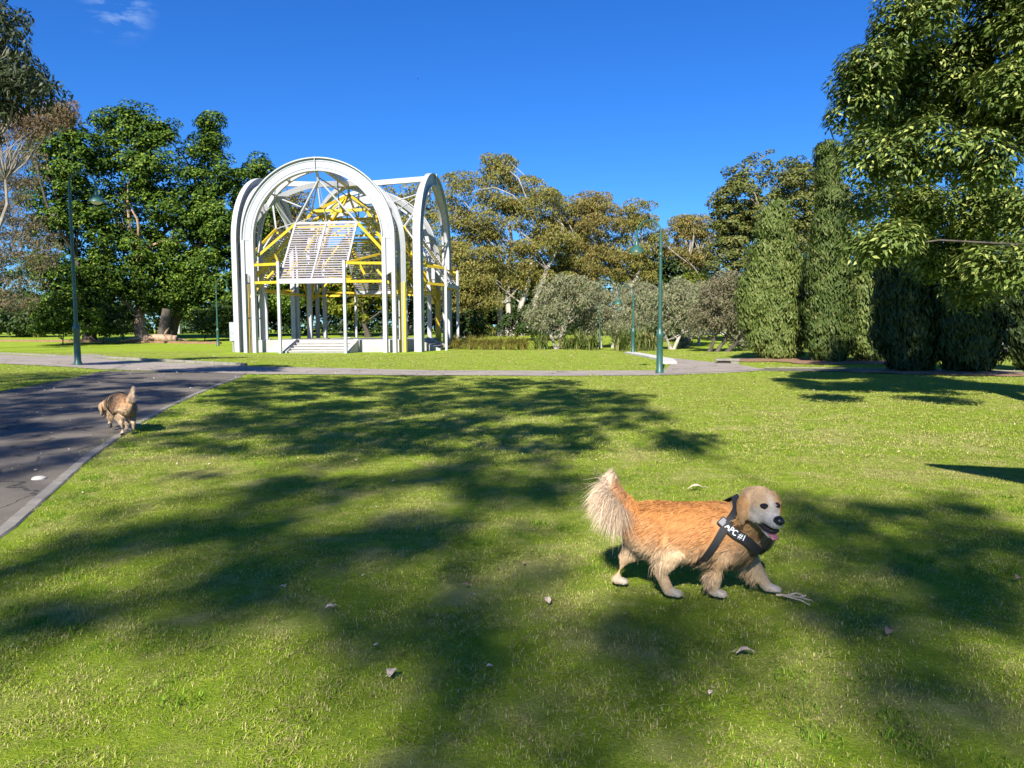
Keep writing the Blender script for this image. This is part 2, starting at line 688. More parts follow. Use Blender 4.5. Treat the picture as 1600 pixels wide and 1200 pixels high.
M['cypress_mid'] = mat_leaf('mid_cypress_leaf', (0.038, 0.068, 0.013), (0.105, 0.14, 0.032), (0.15, 0.16, 0.05), 0.12, 0.6, 0.12, 0.2)
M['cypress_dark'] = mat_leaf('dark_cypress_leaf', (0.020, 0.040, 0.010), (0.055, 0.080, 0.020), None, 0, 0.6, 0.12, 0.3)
M['glossy'] = mat_leaf('glossy_leaf', (0.035, 0.066, 0.010), (0.145, 0.195, 0.038), (0.30, 0.33, 0.085), 0.2, 0.5, 0.1, 0.25)
M['yellow_green'] = mat_leaf('yellow_green_leaf', (0.07, 0.12, 0.012), (0.20, 0.22, 0.02), (0.30, 0.25, 0.03), 0.2, 0.5, 0.3)
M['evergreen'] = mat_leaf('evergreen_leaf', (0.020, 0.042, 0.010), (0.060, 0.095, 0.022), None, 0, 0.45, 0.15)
M['flax'] = mat_leaf('flax_leaf', (0.075, 0.115, 0.022), (0.19, 0.23, 0.06), (0.32, 0.28, 0.12), 0.16, 0.45, 0.25)
M['sedge'] = mat_leaf('sedge_leaf', (0.15, 0.16, 0.025), (0.30, 0.27, 0.05), (0.36, 0.28, 0.10), 0.2, 0.5, 0.25)
M['coat'] = mat_coat('golden_coat')
M['black_web'] = mat_plain('black_webbing', (0.012, 0.012, 0.013), 0.7)
M['white_print'] = mat_plain('white_print', (0.80, 0.80, 0.78), 0.6)
M['grey_print'] = mat_plain('reflective_patch', (0.13, 0.13, 0.14), 0.35)
M['black_skin'] = mat_plain('black_nose', (0.012, 0.011, 0.012), 0.35)
M['eye'] = mat_plain('dark_eye', (0.012, 0.007, 0.005), 0.08)
M['tongue'] = mat_plain('tongue', (0.50, 0.17, 0.17), 0.4)
M['mouth'] = mat_plain('mouth', (0.020, 0.012, 0.012), 0.6)
M['pad'] = mat_plain('paw_pad', (0.02, 0.017, 0.016), 0.6)
M['feather'] = mat_plain('black_feather', (0.012, 0.012, 0.014), 0.5)
M['leaf_pale'] = mat_plain('fallen_leaf_pale', (0.52, 0.40, 0.29), 0.7, var=0.25)
M['leaf_brown'] = mat_plain('fallen_leaf_brown', (0.36, 0.21, 0.12), 0.7, var=0.3)
M['bench_wood'] = mat_plain('bench_wood', (0.28, 0.13, 0.07), 0.6)
M['bin_green'] = mat_plain('bin_green', (0.04, 0.11, 0.07), 0.5)
M['bin_grey'] = mat_plain('bin_grey', (0.35, 0.35, 0.36), 0.5)
M['house'] = mat_worn('house_render', (0.60, 0.58, 0.54), (0.72, 0.70, 0.66), 1.0, 0.8)
M['house_roof'] = mat_worn('house_roof', (0.20, 0.19, 0.19), (0.30, 0.28, 0.27), 2.0, 0.8)
M['glass'] = mat_plain('window_glass', (0.05, 0.06, 0.07), 0.1)
M['dark_metal'] = mat_plain('dark_metal', (0.05, 0.05, 0.05), 0.5)

# ================================================================== the setting
def grid_sheet(xs, ys, off=0.0):
    X, Y = np.meshgrid(xs, ys)
    Z = ground(X, Y) + off
    v = np.stack([X.ravel(), Y.ravel(), Z.ravel()], 1)
    nx = len(xs)
    i = np.arange(len(ys) - 1)[:, None] * nx + np.arange(nx - 1)[None, :]
    i = i.ravel()
    q = np.stack([i, i + 1, i + nx + 1, i + nx], 1)
    return v, q


xs = np.concatenate([[-900, -500, -300, -180, -120, -90], np.arange(-70, 60.1, 1.0), [75, 100, 140, 220, 400, 900]])
ys = np.concatenate([[-400, -150, -80, -45], np.arange(-30, 110.1, 1.0), [130, 170, 240, 400, 700, 1400]])
v, q = grid_sheet(xs, ys)
lawn = link('lawn', mesh_np('lawn', v, q, smooth=True), M['lawn'])
tag(lawn, 'green park lawn with dry patches reaching back to the trees', 'lawn', kind='structure')

PATHS = []          # closed outlines (world xy) where no grass grows


def densify(pts, step=0.7):
    out = []
    for a, b in zip(pts[:-1], pts[1:]):
        n = max(1, int((Vector(b[:2]) - Vector(a[:2])).length / step))
        for k in range(n):
            t = k / n
            out.append((a[0] + (b[0] - a[0]) * t, a[1] + (b[1] - a[1]) * t))
    out.append((pts[-1][0], pts[-1][1]))
    return out


def resample(pts, n):
    p = np.array([(a[0], a[1]) for a in pts], float)
    d = np.concatenate([[0], np.cumsum(np.hypot(*(p[1:] - p[:-1]).T))])
    t = np.linspace(0, d[-1], n)
    return np.stack([np.interp(t, d, p[:, 0]), np.interp(t, d, p[:, 1])], 1)


def strip(name, edge_a, edge_b, mat, off, label, n=60, m=6, cat='path'):
    A = resample(edge_a, n)
    B = resample(edge_b, n)
    t = np.linspace(0, 1, m + 1)[None, :, None]
    P = A[:, None, :] * (1 - t) + B[:, None, :] * t
    P = P.reshape(-1, 2)
    Z = ground(P[:, 0], P[:, 1]) + off
    v = np.column_stack([P, Z])
    i = (np.arange(n - 1)[:, None] * (m + 1) + np.arange(m)[None, :]).ravel()
    q = np.stack([i, i + 1, i + m + 2, i + m + 1], 1)
    me = mesh_np(name, v, q, smooth=True)
    bm = bmesh.new()
    bm.from_mesh(me)
    bmesh.ops.recalc_face_normals(bm, faces=bm.faces)
    if sum(f.normal.z for f in bm.faces) < 0:
        bmesh.ops.reverse_faces(bm, faces=bm.faces)
    bm.to_mesh(me)
    bm.free()
    o = link(name, me, mat)
    tag(o, label, cat, kind='structure')
    PATHS.append(np.concatenate([A, B[::-1]]))
    return o


def PX(lst):
    return [tuple(place(a, b)[:2]) for a, b in lst]


# main road on the left: its right edge follows the kerb in the picture
kerb_w = PX([(0, 828), (60, 775), (130, 716), (200, 668), (260, 635), (320, 609), (385, 585)])
k0, k1 = Vector(kerb_w[0]), Vector(kerb_w[-1])
kd = (k1 - k0).normalized()
side = Vector((-kd.y, kd.x))
kerb_line = [tuple(k0 - kd * 14)] + kerb_w
isl = PX([(0, 613), (85, 597), (165, 579.5)])
ild = (Vector(isl[-1]) - Vector(isl[0])).normalized()
left_line = [tuple(Vector(isl[0]) - ild * 26), tuple(Vector(isl[0]) - ild * 8)] + isl
strip('road', kerb_line, left_line, M['asphalt'], 0.012, 'dark asphalt park road on the left with a concrete kerb', 70, 8, 'road')

junction_lo = PX([(0, 569), (90, 573), (165, 578), (385, 585), (540, 586), (700, 587), (880, 588), (1030, 587), (1120, 584), (1185, 580)])
junction_hi = PX([(0, 554), (90, 558), (165, 562), (385, 573), (540, 576), (700, 579), (880, 580), (1030, 579), (1120, 577), (1195, 576)])
ext_lo = [(junction_lo[0][0] - 25, junction_lo[0][1] + 9)] + junction_lo
ext_hi = [(junction_hi[0][0] - 25, junction_hi[0][1] + 9)] + junction_hi
strip('footpath', ext_lo, ext_hi, M['asphalt_light'], 0.017, 'pale footpath crossing the park from left to right', 90, 5)
right_lo = PX([(1185, 580), (1300, 581), (1420, 584), (1600, 588)])
right_hi = PX([(1195, 576), (1300, 577), (1420, 579), (1600, 582)])
right_lo.append((right_lo[-1][0] + 12, right_lo[-1][1] - 1))
right_hi.append((right_hi[-1][0] + 12, right_hi[-1][1] - 1))
strip('narrow_path', right_lo, right_hi, M['asphalt'], 0.021, 'narrow grey path passing the dark conifers on the right', 50, 3)
drive_a = PX([(1030, 586), (1047, 572), (1040, 565), (1010, 558), (985, 553)])
drive_b = PX([(1195, 578), (1145, 569), (1085, 564), (1040, 559), (1000, 553)])
strip('driveway', drive_a, drive_b, M['asphalt_light'], 0.027, 'grey asphalt driveway curving away behind the white kerb', 40, 6, 'road')


def in_paths(x, y, grow=0.0):
    """vectorised point in polygon for the paved areas"""
    inside = np.zeros(len(x), bool)
    for P in PATHS:
        c = np.zeros(len(x), bool)
        n = len(P)
        j = n - 1
        for i in range(n):
            xi, yi = P[i]
            xj, yj = P[j]
            if yi != yj:
                cond = ((yi > y) != (yj > y)) & (x < (xj - xi) * (y - yi) / (yj - yi) + xi)
                c ^= cond
            j = i
        inside |= c
    return inside


# kerb: concrete lengths laid end to end
kerb_root = empty('kerb', (0, 0, 0))
tag(kerb_root, 'low concrete kerb between the asphalt road and the near lawn', 'kerb')
kp = densify(kerb_line, 0.05)
acc = 0.0
seg = [kp[0]]
rk = random.Random(3)
for a, b in zip(kp[:-1], kp[1:]):
    seg.append(b)
    acc += (Vector(b) - Vector(a)).length
    if acc > 1.2:
        mb = MB()
        pts = seg[::6] + [seg[-1]]
        lift = rk.uniform(0.014, 0.026)
        n = len(pts)
        rows = []
        d0 = (Vector(seg[-1]) - Vector(seg[0])).normalized()
        s0 = Vector((-d0.y, d0.x))
        for i, p in enumerate(pts):
            z = gz(p[0], p[1])
            pp = Vector(p)
            if i == 0:
                pp = pp + d0 * 0.006
            if i == n - 1:
                pp = pp - d0 * 0.006
            w0, w1 = 0.02, -0.10
            jit = rk.uniform(-0.004, 0.004)
            a0 = pp + s0 * w0
            b0 = pp + s0 * w1
            rows.append([(a0.x, a0.y, z - 0.06), (a0.x, a0.y, z + lift - 0.012 + jit), (a0.x - s0.x * .014, a0.y - s0.y * .014, z + lift + jit),
                         (b0.x + s0.x * .014, b0.y + s0.y * .014, z + lift + jit), (b0.x, b0.y, z + lift - 0.012), (b0.x, b0.y, z - 0.06)])
        vs = [p for r_ in rows for p in r_]
        fs = []
        for i in range(n - 1):
            for k in range(5):
                fs.append((i * 6 + k, i * 6 + k + 1, (i + 1) * 6 + k + 1, (i + 1) * 6 + k))
        fs.append(tuple(range(6)))
        fs.append(tuple((n - 1) * 6 + k for k in range(5, -1, -1)))
        mb.add(vs, fs)
        mb.build('kerb_stone', M['kerb'], kerb_root)
        seg = [b]
        acc = 0.0

# far kerb behind the crossing on the left, and the pale kerb by the driveway
def kerb_run(name, pix, w, h, mat, label, step):
    root = empty(name, (0, 0, 0))
    tag(root, label, 'kerb')
    line = PX(pix)
    P = densify(line, step)
    for a, b in zip(P[:-1], P[1:]):
        A = Vector((a[0], a[1], gz(*a) + h / 2 - 0.03))
        B = Vector((b[0], b[1], gz(*b) + h / 2 - 0.03))
        d = (B - A).normalized()
        mb = MB()
        mb.beam(A + d * 0.01, B - d * 0.01, w, h + 0.06)
        mb.build('kerb_stone', mat, root, bevel=0.012)


kerb_run('kerb', [(-60, 551.5), (0, 553), (90, 557), (165, 560.5), (290, 567), (385, 572)], 0.14, 0.10, M['kerb'],
         'dark low kerb on the far side of the road junction', 1.5)
kerb_run('kerb', [(1046, 569), (1042, 564), (1012, 557.5), (984, 552.5)], 0.6, 0.10, M['kerb_white'],
         'broad whitish kerb running to the far lamp beside the driveway', 1.6)
kerb_run('kerb', [(-60, 533), (0, 533.5), (120, 534.5), (240, 536), (345, 537.5)], 0.3, 0.18, M['mulch'],
         'dark long edging strip across the far left lawn', 3.0)
kerb_run('kerb', [(1195, 574.5), (1300, 575.5), (1420, 577.5), (1600, 580.5)], 0.10, 0.03, M['kerb'],
         'thin kerb along the narrow path below the conifers', 2.5)

# storm drain beside the driveway
p = place(1137, 568)
dr = empty('storm_drain', p, R(-18))
tag(dr, 'grey concrete drain inlet with a dark mouth beside the driveway', 'drain')
MB().box((0, 0, 0.15), (0.95, 0.7, 0.08)).build('lid', M['kerb'], dr, bevel=0.02)
MB().box((-0.15, 0.03, 0.05), (0.5, 0.6, 0.11)).build('mouth', M['mouth'], dr)
MB().box((0.3, 0, 0.05), (0.3, 0.65, 0.11)).build('side_block', M['kerb'], dr)


def disc_sheet(name, c, rx, ry, mat, off, label, seed=0):
    r_ = np.random.default_rng(seed)
    n = 40
    a = np.linspace(0, 2 * np.pi, n, endpoint=False)
    k = 1 + 0.16 * np.sin(3 * a + r_.uniform(0, 6)) + 0.09 * np.sin(7 * a + r_.uniform(0, 6))
    X = c[0] + np.cos(a) * rx * k
    Y = c[1] + np.sin(a) * ry * k
    Z = ground(X, Y) + off
    v = np.column_stack([X, Y, Z])
    v = np.vstack([v, [[c[0], c[1], gz(c[0], c[1]) + off + 0.10]]])
    t = np.array([[i, (i + 1) % n, n] for i in range(n)])
    o = link(name, mesh_np(name, v, None, t, smooth=True), mat)
    tag(o, label, 'mulch', kind='structure')
    PATHS.append(np.column_stack([X, Y]))
    return o


# ================================================================== pavilion
PAV_ROT = R(-6.7)
PAV = base_at(498, 46.0)
PAV.z = -0.02
pav = empty('pavilion', PAV, PAV_ROT)
tag(pav, 'white steel pavilion of four tall arches around a yellow roof frame', 'pavilion')
YC = 6.2
ZS = 7.05
RO, RI = 4.92, 4.10


def quarter_copy(objs_fn):
    """make a part once at the front and repeat it on the other three sides"""
    for k in range(4):
        objs_fn(k, Matrix.Translation((0, YC, 0)) @ Matrix.Rotation(k * math.pi / 2, 4, 'Z') @ Matrix.Translation((0, -YC, 0)))


def put(me, name, mat, parent, mtx):
    o = link(name, me, mat, parent)
    o.matrix_local = mtx
    return o


class Parts:
    """like MB, but every bar becomes a mesh of its own"""

    def __init__(self):
        self.items = []

    def beam(self, *a, **k):
        self.items.append(MB().beam(*a, **k))

    def tube(self, *a, **k):
        self.items.append(MB().tube(*a, **k))

    def meshes(self, name):
        return [m_.mesh(name) for m_ in self.items]


# --- meshes of one side (front: plane y = 0)
mb = MB()                          # web plate with scooped ends
mb.arc(RI + .05, RO - .05, 0.13, 0.21, ZS, 0, math.pi, 64)
ZW = 4.25
for s in (-1, 1):
    xo, xi = s * (RO - .06), s * (RI + .06)
    poly = [(xi, ZS), (xo, ZS), (xo, ZW + 0.75)]
    wdt = abs(xo - xi)
    for i in range(1, 9):
        a = i / 8 * math.pi / 2
        # quarter scoop beside the outer column
        poly.append((xo - s * wdt * 0.95 * math.sin(a), ZW + 0.75 - 0.7 * (1 - math.cos(a))))
    poly.append((xi, ZW - 0.12))
    mb.prism(poly, 0.13, 0.21)
me_web = mb.mesh('web')
mb = MB()
mb.arc(RO - .07, RO, 0.0, 0.34, ZS, 0, math.pi, 64)
for s in (-1, 1):
    mb.box((s * (RO - .11), 0.17, ZS / 2), (0.22, 0.34, ZS))
me_of = mb.mesh('outer_flange', smooth=True)
mb = MB()
mb.arc(RI, RI + .07, 0.0, 0.34, ZS, 0, math.pi, 64)
for s in (-1, 1):
    mb.box((s * (RI + .12), 0.17, ZS / 2), (0.24, 0.34, ZS))
me_if = mb.mesh('inner_flange', smooth=True)
mb = MB()                          # raised lines on the web
mb.arc(RI + .20, RI + .225, 0.10, 0.14, ZS, 0, math.pi, 64)
mb.arc(RO - .225, RO - .20, 0.10, 0.14, ZS, 0, math.pi, 64)
for s in (-1, 1):
    mb.box((s * (RO - .50), 0.118, ZS - 0.02), (0.62, 0.03, 0.035))
mb.box((0, 0.05, ZS + (RO + RI) / 2), (0.035, 0.16, RO - RI + 0.06))
me_seam = mb.mesh('seam')
mb = MB()                          # inner rib standing behind the plate
YB = 2.0
mb.arc(RO - .36, RO - .10, YB, YB + .2, ZS, 0, math.pi, 56)
for s in (-1, 1):
    mb.box((s * (RO - .26), YB + .13, ZS / 2), (0.30, 0.26, ZS))
me_rib = mb.mesh('inner_rib', smooth=True)
mb = MB()                          # the side arches have a closer, lighter rib
mb.arc(RO - .62, RO - .40, 0.42, 0.58, ZS, 0, math.pi, 56)
for s in (-1, 1):
    mb.box((s * (RO - .52), 0.5, ZS / 2), (0.2, 0.16, ZS))
me_rib_s = mb.mesh('inner_rib', smooth=True)
mb = MB()
LAT = []
for i in range(0, 11):
    a = math.pi * (i + 0.5) / 11
    c, s = math.cos(a), math.sin(a)
    p0 = (c * (RO - .2), 0.30, ZS + s * (RO - .2))
    p1 = (c * (RO - .26), YB + .05, ZS + s * (RO - .26))
    LAT.append((p0, p1, 0.09))
    if i < 10:
        a2 = math.pi * (i + 1.5) / 11
        p2 = (math.cos(a2) * (RO - .26), YB + .05, ZS + math.sin(a2) * (RO - .26))
        LAT.append((p0, p2, 0.05))
for s in (-1, 1):
    for z in (2.2, 4.4, 6.4):
        LAT.append(((s * (RO - .2), 0.3, z), (s * (RO - .26), YB, z), 0.1))
me_lats = [MB().beam(a, b, w, w).mesh('lattice_strut') for a, b, w in LAT]
mb = MB()                          # crown tie to the middle
mb.beam((0, 0.25, ZS + RO - 0.25), (0, YC - 0.2, ZS + RO - 0.55), 0.26, 0.34)
me_tie = mb.mesh('crown_tie')
# louvre awning
PY0, PZ0, PY1, PZ1, PW = -1.0, 4.45, 1.75, 8.25, 2.02
pdir = Vector((0, PY1 - PY0, PZ1 - PZ0))
pl = pdir.length
pdir.normalize()
pnor = Vector((0, -pdir.z, pdir.y))
mb = MB()
for x in (-PW, 0, PW):
    mb.beam(Vector((x, PY0, PZ0)), Vector((x, PY1, PZ1)), 0.11 if x else 0.09, 0.10, up=pnor)
mb.beam((-PW - .05, PY1, PZ1), (PW + .05, PY1, PZ1), 0.10, 0.12)
mb.beam((-PW - .05, PY0 - .04, PZ0 - .07), (PW + .05, PY0 - .04, PZ0 - .07), 0.16, 0.26)
me_frame = mb.mesh('louvre_frame')
NS = 25
tilt = Matrix.Rotation(R(-18), 3, 'X')
sl = MB().box((0, 0, 0), (PW - .10, 0.135, 0.03))
me_slat = sl.mesh('slat')
post = MB()
post.box((0, 0, 2.8), (0.17, 0.17, 5.6))
me_post = post.mesh('post', bevel=0.01)
mb = Parts()
for s in (-1, 1):
    mb.beam((0, 0.6, ZS + RI - 0.45), (s * PW, PY1, PZ1), 0.10, 0.10)
mb.beam((0, 0.3, ZS + RI + .03), (0, 0.6, ZS + RI - 0.5), 0.14, 0.14)
mb.tube([(0, 0.6, ZS + RI - .5), (0, PY1 + .1, PZ1)], 0.02, 6)
for s in (-1, 1):
    mb.tube([(s * PW, PY1, PZ1), (s * 0.6, YC - 2.2, 9.3)], 0.035, 6)
me_vee = mb.meshes('hanger')
mb = Parts()                          # yellow brackets from the posts back to the frame
for s in (-1, 1):
    for z, dz in ((5.45, 0.0), (4.35, 0.0)):
        mb.beam((s * (PW + .03), PY0 + .05, z), (s * (RI - .02), 0.12, z + .05), 0.10, 0.16)
    mb.beam((s * (PW + .03), PY0 + .05, 5.45), (s * 3.6, 2.0, 6.3), 0.09, 0.12)
mb.beam((-5.1, 1.1, 4.05), (5.1, 1.1, 4.05), 0.14, 0.16)
mb.beam((-PW, PY1 + .1, PZ1 - .25), (PW, PY1 + .1, PZ1 - .25), 0.12, 0.14)
me_brk = mb.meshes('yellow_bracket')
HT = 10.75
mb = Parts()                          # yellow hip rafters and rings
cx, cy = 5.1, YC - 5.1
mb.beam((PW, PY1, PZ1), (4.2, 0.75, 6.1), 0.11, 0.15)
mb.beam((-PW, PY1, PZ1), (-4.2, 0.75, 6.1), 0.11, 0.15)
mb.beam((cx, cy, 4.2), (4.2, YC - 4.2, 5.7), 0.20, 0.22)
mb.beam((4.2, YC - 4.2, 5.7), (1.9, YC - 1.9, 9.35), 0.13, 0.16)
mb.beam((1.9, YC - 1.9, 9.35), (0, YC, HT), 0.15, 0.18)
mb.beam((cx, cy, 3.4), (3.4, YC - 4.9, 5.2), 0.09, 0.12)
mb.beam((cx, cy, 3.4), (4.9, YC - 3.4, 5.2), 0.09, 0.12)
mb.beam((cx, cy, 2.9), (4.0, YC - 4.0, 5.9), 0.08, 0.10)
me_hip = mb.meshes('hip_rafter')
mb = Parts()
mb.beam((-1.95, YC - 1.95, 9.4), (1.95, YC - 1.95, 9.4), 0.12, 0.18)
mb.beam((-2.65, YC - 2.65, 8.3), (2.65, YC - 2.65, 8.3), 0.10, 0.14)
mb.beam((0, YC - 1.95, 9.3), (0, YC, HT), 0.10, 0.14)
mb.beam((-1.3, YC - 3.9, 6.9), (-0.5, YC - 1.95, 9.3), 0.09, 0.12)
mb.beam((1.3, YC - 3.9, 6.9), (0.5, YC - 1.95, 9.3), 0.09, 0.12)
mb.beam((-2.6, YC - 4.9, 4.9), (-1.3, YC - 3.9, 6.9), 0.09, 0.12)
mb.beam((2.6, YC - 4.9, 4.9), (1.3, YC - 3.9, 6.9), 0.09, 0.12)
mb.beam((-2.4, YC - 2.65, 8.3), (0, YC - 2.0, 9.35), 0.08, 0.10)
mb.beam((2.4, YC - 2.65, 8.3), (0, YC - 2.0, 9.35), 0.08, 0.10)
me_ring = mb.meshes('roof_ring')
mb = MB()
mb.box((cx, cy, 2.2), (0.38, 0.30, 4.4))
me_col = mb.mesh('yellow_column', bevel=0.012)
mb = Parts()                          # white inner struts
mb.tube([(0, 0.7, ZS + RI - 0.3), (-1.95, YC - 1.95, 9.4)], 0.05, 6)
mb.tube([(0, 0.7, ZS + RI - 0.3), (1.95, YC - 1.95, 9.4)], 0.05, 6)
mb.tube([(0, YC - 2.2, ZS + RO - .7), (0, YC - 2.0, 9.4)], 0.05, 6)
me_str = mb.meshes('strut')


def side_parts(k, T):
    wb = put(me_web, 'arch_web', M['web'], pav, T)
    I = Matrix.Identity(4)
    put(me_of, 'outer_flange', M['steel'], wb, I)
    put(me_if, 'inner_flange', M['steel'], wb, I)
    put(me_seam, 'seam', M['galv'], wb, I)
    rb = put(me_rib if k % 2 == 0 else me_rib_s, 'inner_rib', M['steel'], pav, T)
    for ml in (me_lats if k % 2 == 0 else []):
        put(ml, 'lattice_strut', M['steel'], rb, I)
    put(me_tie, 'crown_tie', M['steel'], pav, T)
    fr = put(me_frame, 'louvre_panel', M['steel'], pav, T)
    for half in (-1, 1):
        for i in range(NS):
            t = (i + 0.6) / NS
            c = Vector((half * PW / 2, PY0, PZ0)) + pdir * (pl * t)
            o = link('slat', me_slat, M['slat'], fr)
            o.location = c
            o.rotation_euler = (R(26), 0, 0)
    for s in (-1, 1):
        o = link('post', me_post, M['steel'], pav)
        o.matrix_local = T @ Matrix.Translation((s * (PW + .05), PY0, 0))
    for ms, nm, mt in ((me_vee, 'hanger', 'steel'), (me_brk, 'yellow_bracket', 'yellow'), (me_hip, 'hip_rafter', 'yellow'), (me_ring, 'roof_ring', 'yellow'), (me_str, 'strut', 'steel')):
        for j, m1 in enumerate(ms):
            if nm == 'yellow_bracket' and j == len(ms) - 2 and k == 0:
                continue
            put(m1, nm, M[mt], pav, T)
    put(me_col, 'yellow_column', M['yellow'], pav, T)


quarter_copy(side_parts)
# diagonal ribs meeting over the middle
for k in range(2):
    mb = MB()
    RX = (YC - 1.0) * math.sqrt(2)
    prev = None
    pts_o, n = [], 56
    for i in range(n + 1):
        a = math.pi * i / n
        pts_o.append((math.cos(a) * RX, math.sin(a)))
    vs = []
    for c, s in pts_o:
        z1 = ZS - .6 + s * (RO + .25)
        for yy, dz in ((-.16, 0), (.16, 0), (.16, -.34), (-.16, -.34)):
            vs.append((c * (1 - (0.02 if dz else 0)), yy, z1 + dz))
    fs = []
    for i in range(n):
        for j in range(4):
            j2 = (j + 1) % 4
            fs.append((i * 4 + j, (i + 1) * 4 + j, (i + 1) * 4 + j2, i * 4 + j2))
    mb.add(vs, fs)
    for s in (-1, 1):
        mb.box((s * (RX - .12), 0, (ZS - .6) / 2), (0.26, 0.30, ZS - .6))
    o = mb.build('diagonal_rib', M['steel'], pav, smooth=True)
    o.matrix_local = Matrix.Translation((0, YC, 0)) @ Matrix.Rotation(R(45 + 90 * k), 4, 'Z')
mb = MB().lathe([(0.0, 11.15), (0.35, 11.2), (0.45, 11.45), (0.35, 11.7), (0.0, 11.75)], 12, (0, YC, 0))
mb.tube([(0, YC, 11.2), (0, YC, HT)], 0.09, 8)
mb.build('crown_boss', M['steel'], pav)
# platform with steps on each side
PH = 5.05
PT = 0.80
mb = MB().box((0, YC, PT / 2), (PH * 2, PH * 2, PT))
mb.build('platform', M['concrete'], pav, bevel=0.02)
mb = MB()
mb.prism([(-0.16, 0.0), (0.16, 0.0), (0.16, 0.02), (-0.16, 0.02)], 0, 0.001)
me_step = []
for i in range(1, 5):
    hh = PT * (5 - i) / 5
    me_step.append(MB().box((0, 0.01, -0.03), (3.7, 0.33, hh - 0.065)).box((0, -0.015, hh / 2 - 0.031), (3.704, 0.40, 0.055)).mesh('step'))
ck = MB()
ck.add([(0, 0, 0), (0, -1.75, 0), (0, -1.75, 0.12), (0, 0, PT + .06), (0.3, 0, 0), (0.3, -1.75, 0), (0.3, -1.75, 0.12), (0.3, 0, PT + .06)],
       [(0, 1, 2, 3), (4, 7, 6, 5), (0, 4, 5, 1), (1, 5, 6, 2), (2, 6, 7, 3), (3, 7, 4, 0)])
me_cheek = ck.mesh('cheek_wall', bevel=0.01)


def steps_for(k, T):
    for i in range(1, 5):
        h = PT * (5 - i) / 5
        o = link('step', me_step[i - 1], M['concrete'], pav)
        o.matrix_local = T @ Matrix.Translation((0, YC - PH - 0.18 - (i - 1) * 0.355 - 0.002, h / 2))
    for s in (-1, 1):
        o = link('cheek_wall', me_cheek, M['concrete'], pav)
        x = 1.86 if s > 0 else -2.16
        o.matrix_local = T @ Matrix.Translation((x, YC - PH - .003, 0))


quarter_copy(steps_for)
mb = MB().box((-6.75, 2.2, 1.35), (0.34, 0.3, 1.25))
mb.box((-6.75, 2.2, 0.4), (0.08, 0.08, 0.8))
mb.build('switch_box', M['galv'], pav, bevel=0.015)
mb = MB()
mb.lathe([(0.0, 0), (0.28, 0.0), (0.30, 0.18), (0.22, 0.30), (0.0, 0.32)], 12, (0.9, YC + 5.0, PT))
mb.lathe([(0.0, 0), (0.16, 0.02), (0.18, 0.14), (0.0, 0.24)], 10, (0.9, YC + 5.0, PT + .30))
mb.build('roof_vent', M['steel'], pav)

# ================================================================== trees
def unit(a):
    return a / np.maximum(np.linalg.norm(a, axis=1, keepdims=True), 1e-9)


def leaf_mesh(name, C, Nr, A, L, W, clump, g, fold=0.12):
    n = len(C)
    Nr = unit(Nr)
    A = unit(A - Nr * (A * Nr).sum(1, keepdims=True))
    S = np.cross(Nr, A)
    L = L[:, None]
    W = W[:, None]
    v = np.empty((n, 4, 3), np.float32)
    v[:, 0] = C - A * L * .5
    v[:, 1] = C + S * W * .5 + Nr * W * fold - A * L * .06
    v[:, 2] = C + A * L * .5
    v[:, 3] = C - S * W * .5 + Nr * W * fold - A * L * .06
    q = np.arange(n * 4, dtype=np.int32).reshape(n, 4)
    col = np.ones((n, 4, 4), np.float32)
    col[:, :, 0] = g.random(n)[:, None]
    col[:, :, 1] = clump[:, None]
    col[:, :, 2] = g.random(n)[:, None]
    return mesh_np(name, v.reshape(-1, 3), q, None, False, {'leaf': col.reshape(-1, 4)})


def puffs_of(env, n, g, inner=0.25, jitter=0.0):
    """clump centres over a set of ellipsoids"""
    w = np.array([(r[0] * r[1] + r[1] * r[2] + r[0] * r[2]) for c, r in env])
    w = w / w.sum()
    idx = g.choice(len(env), n, p=w)
    C = np.array([tuple(c) for c, r in env])[idx]
    Rr = np.array([tuple(r) for c, r in env])[idx]
    d = unit(g.normal(size=(n, 3)))
    k = np.where(g.random(n) < inner, g.random(n) ** 0.5 * 0.8, g.uniform(0.76, 1.08, n))
    P = C + d * Rr * k[:, None]
    return P, d, idx


